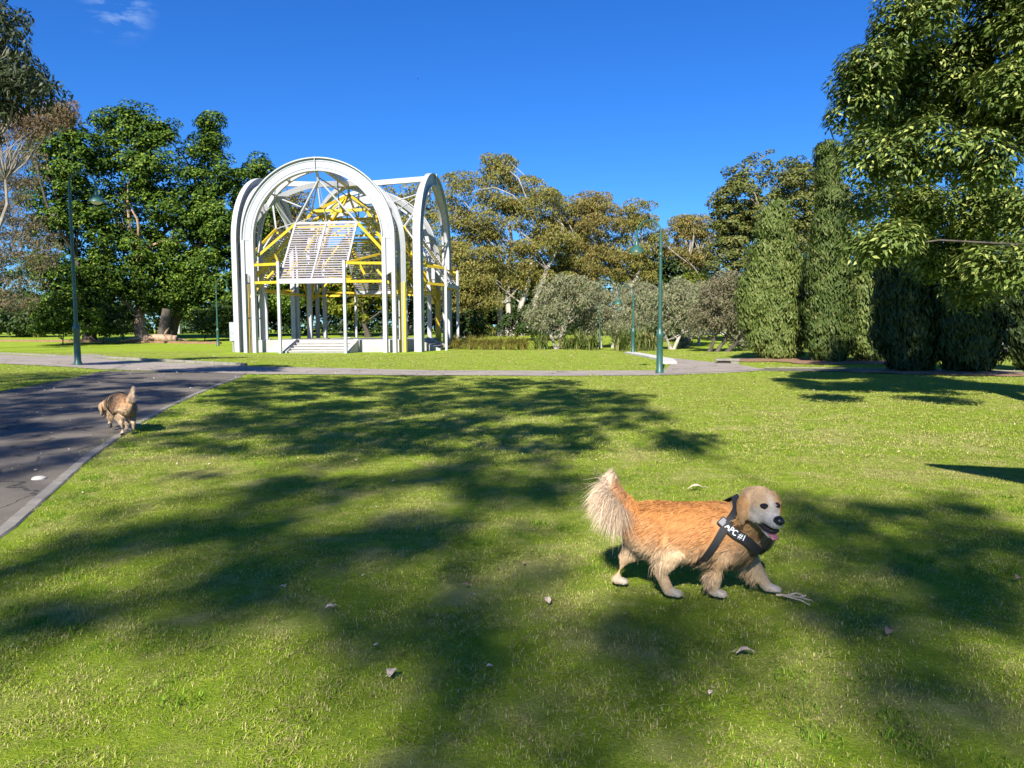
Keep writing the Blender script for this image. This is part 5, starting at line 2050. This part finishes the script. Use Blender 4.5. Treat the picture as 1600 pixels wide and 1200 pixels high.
    a.data.foreach_set('color', np.column_stack([cc * .8, np.ones(nv)]).astype(np.float32).ravel())
    body = link('body', me, M['coat'], root)

    # ---- coat: strands combed over the body
    me.calc_loop_triangles()
    nt_ = len(me.loop_triangles)
    T = np.empty(nt_ * 3, np.int32)
    me.loop_triangles.foreach_get('vertices', T)
    T = T.reshape(-1, 3)
    A_ = np.linalg.norm(np.cross(V[T[:, 1]] - V[T[:, 0]], V[T[:, 2]] - V[T[:, 0]]), axis=1)
    vreg = reg[T[:, 0]]
    wgt = A_ * np.where(vreg == 3, 18.0, np.where(vreg == 2, 2.4, 1.0))
    n = D['strands']
    ti = g.choice(nt_, n, p=wgt / wgt.sum())
    u, v_ = g.random(n), g.random(n)
    fl = u + v_ > 1
    u[fl], v_[fl] = 1 - u[fl], 1 - v_[fl]
    w0 = 1 - u - v_
    P = V[T[ti, 0]] * w0[:, None] + V[T[ti, 1]] * u[:, None] + V[T[ti, 2]] * v_[:, None]
    Nn = unit(NV[T[ti, 0]] * w0[:, None] + NV[T[ti, 1]] * u[:, None] + NV[T[ti, 2]] * v_[:, None])
    reg, par = regions(P)
    col = colours(P, reg, par, g, Nn)
    Z = np.zeros((n, 3))
    flow = Z + np.array([-1.0, 0, -.55])
    ln = np.full(n, .058)
    lift = np.full(n, .22)
    hrel = (P[:, 2] - D['belly']) / (D['back'] - D['belly'])
    low = np.clip((.35 - hrel) / .35, 0, 1)
    ln += low * .03
    flow[:, 2] -= low * .9
    rear = (P[:, 0] < -.15) & (reg == 0)
    ln[rear] += .02
    flow[rear, 2] -= .6
    m_ = reg == 1
    flow[m_] = np.array([-.5, 0, -1.0]) - hfn * .4
    ln[m_] = .055
    m_ = reg == 2
    flow[m_] = -hfn - hun * .25
    Lh = P[m_] - hpn
    xh = Lh @ hfn / hs_
    ln[m_] = np.where(xh > .06, .009, np.where(xh > .02, .015, .026))
    yh = np.abs(Lh @ hln) / hs_
    er = (yh > .08) & (xh < .03)
    fl_ = flow[m_]
    fl_[er] = -hun + hfn * .1
    flow[m_] = fl_
    l2 = ln[m_]
    l2[er] = .018
    ln[m_] = l2
    lift[m_] = .15
    m_ = reg == 3
    flow[m_] = np.array(D['plume']) + g.normal(size=(m_.sum(), 3)) * .10
    back = np.clip(-(Nn[m_] @ np.array([1.0, 0, .2])) * .5 + .5, .35, 1)
    ln[m_] = (D['plume_len'] * (0.55 + .45 * np.sin(np.clip(par[m_] * .9 + .1, 0, 1) * math.pi))) * back * g.uniform(.35, 1.12, m_.sum())
    lift[m_] = .10
    for li, lg_ in enumerate(legs):
        m_ = reg == 4 + li
        pr = par[m_]
        flow[m_] = np.array([-.25, 0, -1.0])
        l3 = .007 + .048 * np.clip(1 - pr / .62, 0, 1)
        bk = np.clip((-Nn[m_, 0] - .05) / .5, 0, 1)
        if lg_['hind']:
            l3 = l3 + bk * .08 * np.clip((.64 - pr) / .3, 0, 1)
        else:
            l3 = l3 + bk * .085 * np.clip((.86 - pr) / .25, 0, 1) * np.clip((pr - .1) / .2, 0, 1)
        l3 = np.where(pr > .9, .008, l3)
        ln[m_] = l3
        lift[m_] = .16 + bk * .22
    ln *= g.uniform(.6, 1.25, n) * D.get('hair_len', 1.0)
    # locks: neighbouring strands lean together
    ph = P * 46.0
    lock = np.column_stack([np.sin(ph[:, 0] * 1.1 + ph[:, 2] * 1.7), np.sin(ph[:, 1] * 1.9 + ph[:, 0] * .8 + 1.3), np.sin(ph[:, 2] * 1.3 - ph[:, 0] * 1.6 + .5)])
    lock2 = np.sin(P[:, [1, 2, 0]] * 19.0 + P[:, [2, 0, 1]] * 13.0 + 2.0)
    flow = unit(flow) + lock * .26 + lock2 * .22 + g.normal(size=(n, 3)) * .12
    tang = unit(flow - Nn * (flow * Nn).sum(1, keepdims=True))
    keep = np.ones(n, bool)
    for strap in D.get('straps', []):
        for a0, b0 in zip(strap[0][:-1], strap[0][1:]):
            d, t = seg_dist(P, a0, b0)
            keep &= d > strap[1] * .5 + .012
    d0 = tang * (1 - lift[:, None]) + Nn * lift[:, None] * 1.2
    d0 = unit(d0)
    d1 = unit(tang + Nn * .02 + np.array([0, 0, -.22]) - np.where(reg == 3, .35, 0.0)[:, None] * np.array([0, 0, 1.0]))
    p0 = P - Nn * .004
    p1 = P + d0 * (ln * .5)[:, None]
    p2 = p1 + d1 * (ln * .5)[:, None]
    p2[:, 2] = np.maximum(p2[:, 2], .004 - loc[2] + gz(loc[0], loc[1]))
    sd = unit(np.cross(d0, Nn) + g.normal(size=(n, 3)) * .25)
    wd = D.get('hair_w', .0030) * g.uniform(.7, 1.3, n)
    wd = np.where(reg == 2, wd * .75, np.where(reg == 3, wd * .8, wd))[:, None]
    vv = np.empty((n, 5, 3))
    vv[:, 0] = p0 - sd * wd * .5
    vv[:, 1] = p0 + sd * wd * .5
    vv[:, 2] = p1 + sd * wd * .42
    vv[:, 3] = p1 - sd * wd * .42
    vv[:, 4] = p2
    vv = vv[keep]
    col = col[keep] * g.uniform(.82, 1.15, keep.sum())[:, None]
    k = len(vv)
    i0 = np.arange(k)[:, None] * 5
    quads = i0 + np.array([[0, 1, 2, 3]])
    tris = i0 + np.array([[3, 2, 4]])
    colv = np.ones((k, 5, 4))
    colv[:, :, :3] = np.clip(col, 0, 1)[:, None, :]
    colv[:, 0:2, :3] *= .85
    fm = mesh_np('fur', vv.reshape(-1, 3), quads, tris, True, {'coat': colv.reshape(-1, 4)})
    fur = link('fur', fm, M['coat'], root)
    fur['kind'] = 'stuff'

    # ---- face: eyes and nose set on the finished surface
    bmf = bmesh.new()
    bmf.from_mesh(me)
    tf = BVHTree.FromBMesh(bmf)

    def face_at(y, z):
        hit = tf.ray_cast(H(.35, y, z), -hf)
        return hit[0] if hit[0] is not None else H(.09, y, z)
    for s in (-1, 1):
        c = face_at(s * .036, .036)
        nn = (hf * .9 + hl * (s * .45)).normalized()
        rim = MB()
        loft(rim, [(c - nn * .006, .021 * hs_, .0145 * hs_), (c + nn * .002, .0175 * hs_, .012 * hs_)], 12, hu)
        rim.build('eye_rim', M['black_skin'], root, smooth=True)
        e = MB()
        loft(e, [(c - nn * .002, .0135 * hs_, .0115 * hs_), (c + nn * .0065, .0125 * hs_, .0105 * hs_)], 12, hu)
        e.build('eye', M['eye'], root, smooth=True)
    c = face_at(0, -.012)
    e = MB()
    loft(e, [(c - hf * .010 + hu * .006, .027 * hs_, .021 * hs_), (c + hf * .008 + hu * .004, .023 * hs_, .018 * hs_)], 14, hu)
    e.build('nose', M['black_skin'], root, smooth=True)
    bmf.free()
    if jaw > .01:
        e = MB()
        loft(e, [(H(.035, 0, -.060), .041 * hs_, .022 * hs_), (H(.085, 0, -.062 - jaw * .35), .037 * hs_, .018 * hs_), (H(.130, 0, -.060 - jaw * .4), .028 * hs_, .012 * hs_)], 14, hu)
        e.build('mouth', M['mouth'], root, smooth=True)
        e = MB()
        loft(e, [(H(.06, 0, -.065 - jaw * .55), .022 * hs_, .007 * hs_), (H(.11, 0, -.064 - jaw * .8), .023 * hs_, .007 * hs_), (H(.147, 0, -.078 - jaw * .95), .019 * hs_, .006 * hs_)], 14, hu)
        e.build('tongue', M['tongue'], root, smooth=True)
    for lg_ in legs:
        if lg_.get('pad'):
            e = MB()
            c = Vector(lg_['pts'][-1]) + Vector(lg_['foot']) * .4 + Vector(lg_['pad'])
            loft(e, [(c - Vector(lg_['foot']) * .3, .026, .018), (c + Vector(lg_['foot']) * .5, .028, .018)], 10)
            e.build('paw_pad', M['pad'], root, smooth=True)
    return root, me, V


# ---- the near dog walking to the right
mid = Vector((1.024, 4.03, 0))
yaw = R(-7.0)
legs1 = [
    dict(hind=True, pts=[(-.225, -.064, .345), (-.130, -.090, .250), (-.205, -.090, .138), (-.158, -.083, .040)], rad=[(.084, .118), (.064, .084), (.035, .040), (.028, .030)], foot=(.056, 0, 0)),
    dict(hind=True, pts=[(-.245, .064, .345), (-.270, .088, .250), (-.400, .084, .158), (-.442, .078, .040)], rad=[(.082, .115), (.062, .080), (.036, .040), (.029, .031)], foot=(.052, .004, 0)),
    dict(hind=False, pts=[(.205, -.080, .335), (.140, -.098, .250), (.092, -.078, .128), (.082, -.062, .040)], rad=[(.074, .10), (.052, .060), (.036, .038), (.029, .031)], foot=(.058, -.004, 0)),
    dict(hind=False, pts=[(.250, .070, .315), (.270, .078, .238), (.345, .056, .118), (.388, .042, .042)], rad=[(.070, .09), (.050, .056), (.035, .037), (.029, .031)], foot=(.060, -.004, 0)),
]
D1 = dict(
    torso=[((-.350, 0, .408), .064, .078), ((-.305, 0, .388), .112, .122), ((-.20, 0, .362), .140, .150), ((-.06, 0, .350), .148, .160), ((.08, 0, .346), .154, .168),
           ((.19, 0, .354), .148, .168), ((.275, 0, .368), .126, .150), ((.335, 0, .374), .092, .114)],
    neck=((.255, -.015, .430), (.290, -.110, .500)), head=(.305, -.158, .540), head_dir=(.37, -.92, -.16), head_roll=R(0), head_scale=1.07, jaw=.030,
    tail=[(-.335, 0, .460), (-.400, .0, .525), (-.452, .008, .600), (-.462, .012, .672)], plume=(-.85, -.06, -.62), plume_len=.29,
    legs=legs1, belly=.19, back=.51, strands=92000, seed=4, hair_w=.0030)
# harness lines are found on the body itself
pre = MB()
loft(pre, D1['torso'], 18)
loft(pre, [(D1['neck'][0], .105, .13), ((Vector(D1['neck'][0]) + Vector(D1['neck'][1])) / 2, .10, .115), (D1['neck'][1], .085, .09)], 16)
for lg_ in legs1:
    loft(pre, [(p_, r_[0], r_[1]) for p_, r_ in zip(lg_['pts'], lg_['rad'])], 12)
pre_me = remeshed(pre, .0095, 3, .5)
bmh = bmesh.new()
bmh.from_mesh(pre_me)
tree_d = BVHTree.FromBMesh(bmh)


def hug(pts, off):
    out = []
    for p_ in pts:
        hit = tree_d.find_nearest(Vector(p_))
        out.append((hit[0] + hit[1] * off, hit[1].copy()))
    return out


def ring_pts(c, ax_u, ax_v, ru, rv, n, a0=0, a1=2 * math.pi):
    return [Vector(c) + Vector(ax_u) * (ru * math.cos(a0 + (a1 - a0) * i / n)) + Vector(ax_v) * (rv * math.sin(a0 + (a1 - a0) * i / n)) for i in range(n + 1)]


# girth strap: leans from behind the shoulder down to the elbow; chest strap: from its middle to the breast
def on_dog(px, py, off=0.0):
    """the spot on the dog's side that shows at a picture position"""
    inv = Matrix.Rotation(-yaw, 3, 'Z')
    o_ = inv @ (Vector((0, 0, CAM_H)) - mid - Vector((0, 0, .012)))
    hit = tree_d.ray_cast(o_, inv @ ray(px, py))
    return hit[0] if hit[0] is not None else None


gt, gb = on_dog(1136, 800), on_dog(1109, 862)
gv = (gt - gb).normalized()
gc = Vector((gt.x + (.365 - gt.z) * gv.x / gv.z, 0, .365))
girth = hug(ring_pts(gc, (0, 1, 0), Vector((gv.x, 0, gv.z)).normalized(), .22, .24, 44), .019)
cp = [on_dog(1124 + (1182 - 1124) * i / 16, 813 + (859 - 813) * (i / 16) ** 0.9) for i in range(17)]
chest = hug([c_ for c_ in cp if c_ is not None], .020)
c_end = chest[-1][0]
chest_l = hug([c_end + (Vector((.40, .10, c_end.z - .01)) - c_end) * (i / 8) for i in range(9)] +
              [Vector((.40, .10, c_end.z - .01)) + (Vector((.16, .25, .44)) - Vector((.40, .10, c_end.z - .01))) * (i / 8) for i in range(1, 9)], .018)
D1['straps'] = [([g_[0] for g_ in girth], .042), ([g_[0] for g_ in chest], .045), ([g_[0] for g_ in chest_l], .03)]
dog, dog_me, dog_v = build_dog('dog', 'golden long-haired dog in a black harness walking on the lawn, near right', mid + Vector((0, 0, .012)), yaw, D1)


def band(name, path, w, th, mat, parent):
    n = len(path)
    vs = []
    for i, (p_, nn) in enumerate(path):
        t = (path[min(i + 1, n - 1)][0] - path[max(i - 1, 0)][0]).normalized()
        s = nn.cross(t).normalized()
        for a, b in ((-1, 0), (1, 0), (1, 1), (-1, 1)):
            vs.append(p_ + s * (a * w / 2) + nn * (b * th))
    fs = []
    for i in range(n - 1):
        for k in range(4):
            k2 = (k + 1) % 4
            fs.append((i * 4 + k, i * 4 + k2, (i + 1) * 4 + k2, (i + 1) * 4 + k))
    fs += [(3, 2, 1, 0), tuple((n - 1) * 4 + k for k in range(4))]
    return MB().add(vs, fs).build(name, mat, parent, smooth=True)


def smooth_path(path, it=4):
    P_ = [p_.copy() for p_, n_ in path]
    Nn = [n_.copy() for p_, n_ in path]
    for _ in range(it):
        P2 = [P_[0]] + [(P_[i - 1] + P_[i] * 2 + P_[i + 1]) / 4 for i in range(1, len(P_) - 1)] + [P_[-1]]
        N2 = [Nn[0]] + [((Nn[i - 1] + Nn[i] * 2 + Nn[i + 1]) / 4).normalized() for i in range(1, len(Nn) - 1)] + [Nn[-1]]
        P_, Nn = P2, N2
    return list(zip(P_, Nn))


harness = empty('harness', (0, 0, 0))
harness.parent = dog
harness['label'] = 'black webbing harness with white lettering'
girth = smooth_path(girth)
chest = smooth_path(chest)
chest_l = smooth_path(chest_l)
band('girth_strap', girth, .040, .006, M['black_web'], harness)
band('chest_strap', chest, .050, .007, M['black_web'], harness)
band('chest_strap', chest_l, .032, .006, M['black_web'], harness)


def on_strap(path, s, w, out):
    """point a fraction s along a strap, w across it, out above it"""
    f = s * (len(path) - 1)
    i = min(int(f), len(path) - 2)
    t_ = f - i
    p_ = path[i][0].lerp(path[i + 1][0], t_)
    nn = path[i][1].lerp(path[i + 1][1], t_).normalized()
    t = (path[min(i + 1, len(path) - 1)][0] - path[max(i - 1, 0)][0]).normalized()
    sd = nn.cross(t).normalized()
    return p_ + sd * w + nn * out


txt = bpy.data.curves.new('lettering', 'FONT')
txt.body = 'APC #1'
txt.size = 1.0
txt.offset = 0.018
txt.extrude = 0.0
tobj = bpy.data.objects.new('tmp_text', txt)
COL.objects.link(tobj)
dg = bpy.context.evaluated_depsgraph_get()
tme = bpy.data.meshes.new_from_object(tobj.evaluated_get(dg))
bpy.data.objects.remove(tobj)
bmt = bmesh.new()
bmt.from_mesh(tme)
bmesh.ops.subdivide_edges(bmt, edges=[e for e in bmt.edges if e.calc_length() > .25], cuts=2)
tx = [v_.co.x for v_ in bmt.verts]
ty = [v_.co.y for v_ in bmt.verts]
x0, x1, y0, y1 = min(tx), max(tx), min(ty), max(ty)
for v_ in bmt.verts:
    u_ = (v_.co.x - x0) / (x1 - x0)
    w_ = (v_.co.y - y0) / (y1 - y0) - .5
    v_.co = on_strap(chest, .16 + u_ * .44, w_ * .036, .0095)
bmt.to_mesh(tme)
bmt.free()
link('lettering', tme, M['white_print'], harness)
pt = MB()
vs = [on_strap(chest, s_, w_, .0088) for s_ in (.02, .07, .13) for w_ in (-.02, .02)]
pt.add(vs, [(0, 1, 3, 2), (2, 3, 5, 4)])
pt.build('reflective_patch', M['grey_print'], harness)
bmh.free()

# ---- the far dog trotting away along the road, head low
p = place(192, 677)
legs2 = [
    dict(hind=True, pts=[(-.22, -.07, .36), (-.14, -.095, .255), (-.235, -.09, .14), (-.215, -.085, .04)], rad=[(.08, .115), (.055, .075), (.030, .034), (.024, .026)], foot=(.055, 0, 0)),
    dict(hind=True, pts=[(-.24, .07, .36), (-.23, .095, .25), (-.36, .09, .165), (-.385, .085, .045)], rad=[(.08, .115), (.055, .075), (.030, .034), (.024, .026)], foot=(.045, 0, -.015), pad=(-.012, 0, -.012)),
    dict(hind=False, pts=[(.20, -.08, .34), (.13, -.095, .245), (.09, -.08, .125), (.075, -.075, .04)], rad=[(.07, .095), (.05, .058), (.033, .035), (.026, .028)], foot=(.055, 0, 0)),
    dict(hind=False, pts=[(.25, .08, .33), (.27, .095, .225), (.375, .10, .170), (.33, .10, .115)], rad=[(.07, .09), (.048, .055), (.032, .034), (.026, .028)], foot=(-.035, 0, -.045), pad=(-.012, 0, -.012)),
]
D2 = dict(
    torso=[((-.37, 0, .415), .060, .070), ((-.32, 0, .405), .105, .112), ((-.21, 0, .395), .130, .135), ((-.06, 0, .405), .134, .142), ((.10, 0, .410), .138, .148),
           ((.21, 0, .40), .132, .146), ((.30, 0, .385), .112, .128), ((.36, 0, .37), .082, .095)],
    neck=((.30, 0.02, .40), (.43, .07, .37)), head=(.50, .10, .335), head_dir=(.80, .30, -.52), head_scale=1.05, jaw=.012,
    tail=[(-.355, 0, .475), (-.400, -.02, .545), (-.405, -.05, .620), (-.375, -.07, .680)], plume=(-.55, -.45, -.35), plume_len=.15,
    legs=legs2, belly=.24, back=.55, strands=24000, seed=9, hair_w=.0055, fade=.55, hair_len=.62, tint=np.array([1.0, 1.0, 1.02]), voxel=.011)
D2['straps'] = []
dog2, _, _ = build_dog('dog', 'golden dog trotting away along the shaded road, head low and tail up', p + Vector((0, 0, .016)), R(130), D2)
h2 = empty('harness', (0, 0, 0))
h2.parent = dog2
pre = MB()
loft(pre, D2['torso'], 18)
pm = remeshed(pre, .012, 3, .5)
bmh = bmesh.new()
bmh.from_mesh(pm)
tree_d = BVHTree.FromBMesh(bmh)
gp = smooth_path(hug(ring_pts((.19, 0, .40), (0, 1, 0), Vector((.2, 0, 1)).normalized(), .22, .24, 36), .030))
band('girth_strap', gp, .045, .006, M['black_web'], h2)
bmh.free()

# ================================================================== fallen leaves and twigs
def fallen_leaf(label, px, py, ln, mat, seed, wide=0.55):
    g = random.Random(seed)
    p = place(px, py)
    n = 7
    vs, fs = [], []
    for i in range(n):
        t = i / (n - 1)
        w = ln * wide * 0.5 * math.sin(math.pi * min(0.97, 0.04 + t)) ** 0.8 * g.uniform(0.8, 1.15)
        z = 0.018 * ln / 0.08 * math.sin(t * 3.1) + 0.2 * ln * (t - .5) ** 2
        for s, k in ((-1, 1), (0, 0), (1, 1)):
            vs.append(((t - .5) * ln, s * w, z + k * w * 0.35 + g.uniform(-.002, .002)))
    for i in range(n - 1):
        for k in range(2):
            a = i * 3 + k
            fs.append((a, a + 1, a + 4, a + 3))
    mb = MB()
    mb.v, mb.f = vs, fs
    mb.tube([(-.5 * ln, 0, .02), (-.72 * ln, .01, .012)], .0016, 5)
    o = mb.build('fallen_leaf', mat, None, p + Vector((0, 0, 0.026)), (g.uniform(-.25, .25), g.uniform(-.25, .25), g.uniform(0, 6.3)))
    tag(o, label, 'leaf', 'fallen leaves on the lawn')


LV = [(440, 926, .055, 'leaf_pale', 'pale fallen leaf alone on the shaded grass at left'), (612, 1062, .075, 'leaf_pale', 'large curled pale leaf at the bottom centre left'),
      (855, 946, .060, 'leaf_pale', 'pale leaf left of the walking dog, the brightest there'), (653, 832, .055, 'leaf_brown', 'brown leaf near the middle of the shaded band'),
      (727, 922, .050, 'leaf_brown', 'brown leaf left of the brightest pale leaf'), (1165, 1030, .085, 'leaf_pale', 'long whitish leaf below the walking dog'),
      (558, 724, .07, 'leaf_pale', 'small pale leaf on the sunny grass far from the dogs'), (1388, 996, .075, 'leaf_brown', 'tan leaf on the shaded grass at lower right'),
      (1087, 769, .16, 'leaf_pale', 'pale scrap of bark above the back of the walking dog'), (818, 886, .035, 'leaf_brown', 'tiny brown leaf nearest the tail of the walking dog'),
      (740, 938, .04, 'leaf_pale', 'tiny pale leaf just below the brown leaf'), (515, 958, .06, 'leaf_pale', 'greenish grey leaf in the shade at left, lying low'),
      (1590, 912, .08, 'leaf_brown', 'tan leaf at the right edge of the lawn'), (368, 655, .11, 'leaf_pale', 'pale leaf beside the kerb near the trotting dog'),
      (765, 1050, .03, 'leaf_pale', 'small pale leaf near the bottom centre'), (1110, 1092, .03, 'leaf_pale', 'small pale leaf below the long whitish one')]
for i, (px, py, ln, mt, lb) in enumerate(LV):
    fallen_leaf(lb, px, py, ln * .95, M[mt], i, 0.62 if 'bark' not in lb else 0.4)

p = place(1240, 941)
tw = empty('twig', p + Vector((0, 0, .015)), R(-20))
tag(tw, 'forked dry twig at the front paw of the walking dog', 'twig')
for k, pts in enumerate(([(-.09, .01, .012), (-.03, .0, .02), (.03, -.02, .022), (.09, -.015, .012)], [(-.03, .0, .02), (.01, .035, .025), (.06, .03, .015)],
                         [(-.05, .0, .016), (-.02, -.035, .022), (.04, -.06, .02), (.08, -.085, .01)], [(.03, -.02, .022), (.06, .0, .03)])):
    MB().tube(pts, [.006, .005, .004, .003][:len(pts)], 6).build('stick', M['leaf_pale'], tw, smooth=True)

# ================================================================== grass blades
tufts = bpy.data.collections.new('tuft_source')


def tuft(name, n, rad, hmin, hmax, w, lean, seed, mat):
    g = np.random.default_rng(seed)
    a = g.uniform(0, 2 * np.pi, n)
    r = rad * np.sqrt(g.random(n))
    base = np.column_stack([np.cos(a) * r, np.sin(a) * r, np.full(n, -.004)])
    az = g.uniform(0, 2 * np.pi, n)
    h = g.uniform(hmin, hmax, n)
    le = g.uniform(0.25, lean, n)
    d = np.column_stack([np.cos(az), np.sin(az), np.zeros(n)])
    s = np.column_stack([-np.sin(az), np.cos(az), np.zeros(n)])
    W = w * g.uniform(.7, 1.3, n)[:, None]
    up = np.array([0, 0, 1.0])
    mid_ = base + d * (h * le * .35)[:, None] + up * (h * .62 * np.clip(1.25 - le * .5, .3, 1))[:, None]
    tip = base + d * (h * le)[:, None] + up * (h * np.clip(1.12 - le * .62, .12, 1))[:, None]
    v = np.empty((n, 5, 3))
    v[:, 0] = base - s * W * .5
    v[:, 1] = base + s * W * .5
    v[:, 2] = mid_ + s * W * .42
    v[:, 3] = mid_ - s * W * .42
    v[:, 4] = tip
    i0 = np.arange(n)[:, None] * 5
    col = np.ones((n, 5, 4))
    col[:, :, 0] = g.random(n)[:, None]
    col[:, :, 1] = g.random(n)[:, None]
    col[:, :, 2] = g.random(n)[:, None]
    me = mesh_np(name, v.reshape(-1, 3), i0 + np.array([[0, 1, 2, 3]]), i0 + np.array([[3, 2, 4]]), False, {'leaf': col.reshape(-1, 4)})
    me.materials.append(mat)
    o = bpy.data.objects.new(name, me)
    return o


def scatter_nodes(name, coll, smin, smax, seed):
    ng = bpy.data.node_groups.new(name, 'GeometryNodeTree')
    ng.interface.new_socket('Geometry', in_out='INPUT', socket_type='NodeSocketGeometry')
    ng.interface.new_socket('Geometry', in_out='OUTPUT', socket_type='NodeSocketGeometry')
    gi = ng.nodes.new('NodeGroupInput')
    go = ng.nodes.new('NodeGroupOutput')
    ci = ng.nodes.new('GeometryNodeCollectionInfo')
    ci.inputs['Collection'].default_value = coll
    ci.inputs['Separate Children'].default_value = True
    ci.inputs['Reset Children'].default_value = True
    ip = ng.nodes.new('GeometryNodeInstanceOnPoints')
    ip.inputs['Pick Instance'].default_value = True
    rr = ng.nodes.new('FunctionNodeRandomValue')
    rr.data_type = 'FLOAT_VECTOR'
    rr.inputs[0].default_value = (-0.06, -0.06, 0)
    rr.inputs[1].default_value = (0.06, 0.06, 6.283)
    rr.inputs['Seed'].default_value = seed
    rs = ng.nodes.new('FunctionNodeRandomValue')
    rs.data_type = 'FLOAT'
    rs.inputs[2].default_value = smin
    rs.inputs[3].default_value = smax
    rs.inputs['Seed'].default_value = seed + 1
    L = ng.links
    L.new(gi.outputs[0], ip.inputs['Points'])
    L.new(ci.outputs[0], ip.inputs['Instance'])
    L.new(rr.outputs[0], ip.inputs['Rotation'])
    L.new(rs.outputs[1], ip.inputs['Scale'])
    L.new(ip.outputs[0], go.inputs[0])
    return ng


def scatter(name, label, pts, coll, smin, smax, seed):
    z = ground(pts[:, 0], pts[:, 1])
    me = mesh_np(name, np.column_stack([pts, z]))
    o = link(name, me)
    md = o.modifiers.new('blades', 'NODES')
    md.node_group = scatter_nodes(name, coll, smin, smax, seed)
    tag(o, label, 'grass', kind='stuff')
    return o


def field(y0, y1, dens, seed, margin=1.12):
    g = np.random.default_rng(seed)
    area_w = 1.386 * margin
    sp_ = 1.0 / math.sqrt(dens)                    # jittered grid: no bare holes
    gx = np.arange(-area_w * y1 / 2 - sp_, area_w * y1 / 2 + sp_, sp_)
    gy = np.arange(y0, y1, sp_)
    X_, Y_ = np.meshgrid(gx, gy)
    x = X_.ravel() + g.uniform(-.5, .5, X_.size) * sp_
    y = Y_.ravel() + g.uniform(-.5, .5, X_.size) * sp_
    inside = np.abs(x) < area_w * y / 2 + .1
    x, y = x[inside], y[inside]
    k = ~in_paths(x, y)
    d, _ = seg_dist2(x, y)
    k &= d > 0.16
    return np.column_stack([x, y])[k]


def seg_dist2(x, y):
    P = np.column_stack([x, y, np.zeros(len(x))])
    best = np.full(len(x), 1e9)
    for a, b in zip(kerb_line[:-1], kerb_line[1:]):
        d, t = seg_dist(P, (a[0], a[1], 0), (b[0], b[1], 0))
        best = np.minimum(best, d)
    return best, None


ca = bpy.data.collections.new('lawn_patches')
for i in range(6):
    ca.objects.link(tuft('blade_patch_%d' % i, 760, .19, .008, .024, .0027, 2.4, 200 + i, M['blade']))
cb = bpy.data.collections.new('lush_patches')
for i in range(4):
    cb.objects.link(tuft('lush_patch_%d' % i, 80, .085, .022, .055, .0036, 1.4, 220 + i, M['blade_lush']))
cc_ = bpy.data.collections.new('far_patches')
for i in range(4):
    cc_.objects.link(tuft('far_patch_%d' % i, 480, .36, .010, .030, .0062, 2.4, 240 + i, M['blade']))

g = np.random.default_rng(31)
near = field(1.9, 8.5, 24, 1)
scatter('grass', 'short mown grass blades on the near lawn', near, ca, .85, 1.25, 3)
midf = field(8.5, 22, 10.5, 2)
scatter('grass', 'mown grass blades on the middle lawn', midf, cc_, .85, 1.2, 5)
far = field(22, 50, 2.6, 3)
far = far[~((np.abs(far[:, 0] + 11.4) < 7.4) & (far[:, 1] > 43.5))]
scatter('grass', 'grass blades on the far lawn before the pavilion', far, cc_, 1.1, 1.7, 7)
# lush tufts grow in loose patches and along the kerb
pt = field(1.9, 11, 13, 4)
ph = np.sin(pt[:, 0] * 2.1 + 1.3 * np.sin(pt[:, 1] * 1.7)) + np.sin(pt[:, 1] * 2.7 + pt[:, 0] * .9) + g.normal(size=len(pt)) * .55
pt = pt[ph > 1.3]
kk = []
for a, b in zip(kerb_line[1:-1], kerb_line[2:]):
    n = int((Vector(b) - Vector(a)).length * 7)
    t = g.random(n)[:, None]
    kk.append(np.array(a) * (1 - t) + np.array(b) * t + np.array([-side.x, -side.y]) * g.uniform(.17, .45, n)[:, None])
pt = np.vstack([pt] + kk)
scatter('grass', 'taller bright green tufts in the lawn and along the kerb', pt, cb, .6, 1.15, 9)

# small pale litter scattered over the lawn, too fine to count
g = np.random.default_rng(44)
lt_ = field(2.2, 40, .8, 12)
rdx = np.column_stack([g.uniform(-12, -3, 700), g.uniform(4, 24, 700)])
lt_ = np.vstack([lt_, rdx[in_paths(rdx[:, 0], rdx[:, 1])]])
n = len(lt_)
C = np.column_stack([lt_, ground(lt_[:, 0], lt_[:, 1]) + .035])
sz = g.uniform(.010, .028, n) * (1 + lt_[:, 1] * .045)
me = leaf_mesh('leaf_litter', C, g.normal(size=(n, 3)) * .5 + np.array([0, 0, 1.0]), g.normal(size=(n, 3)), sz, sz * .5, g.random(n), g)
o = link('leaf_litter', me, M['leaf_pale'])
tag(o, 'fine pale leaf litter flecking the lawn', 'litter', kind='stuff')
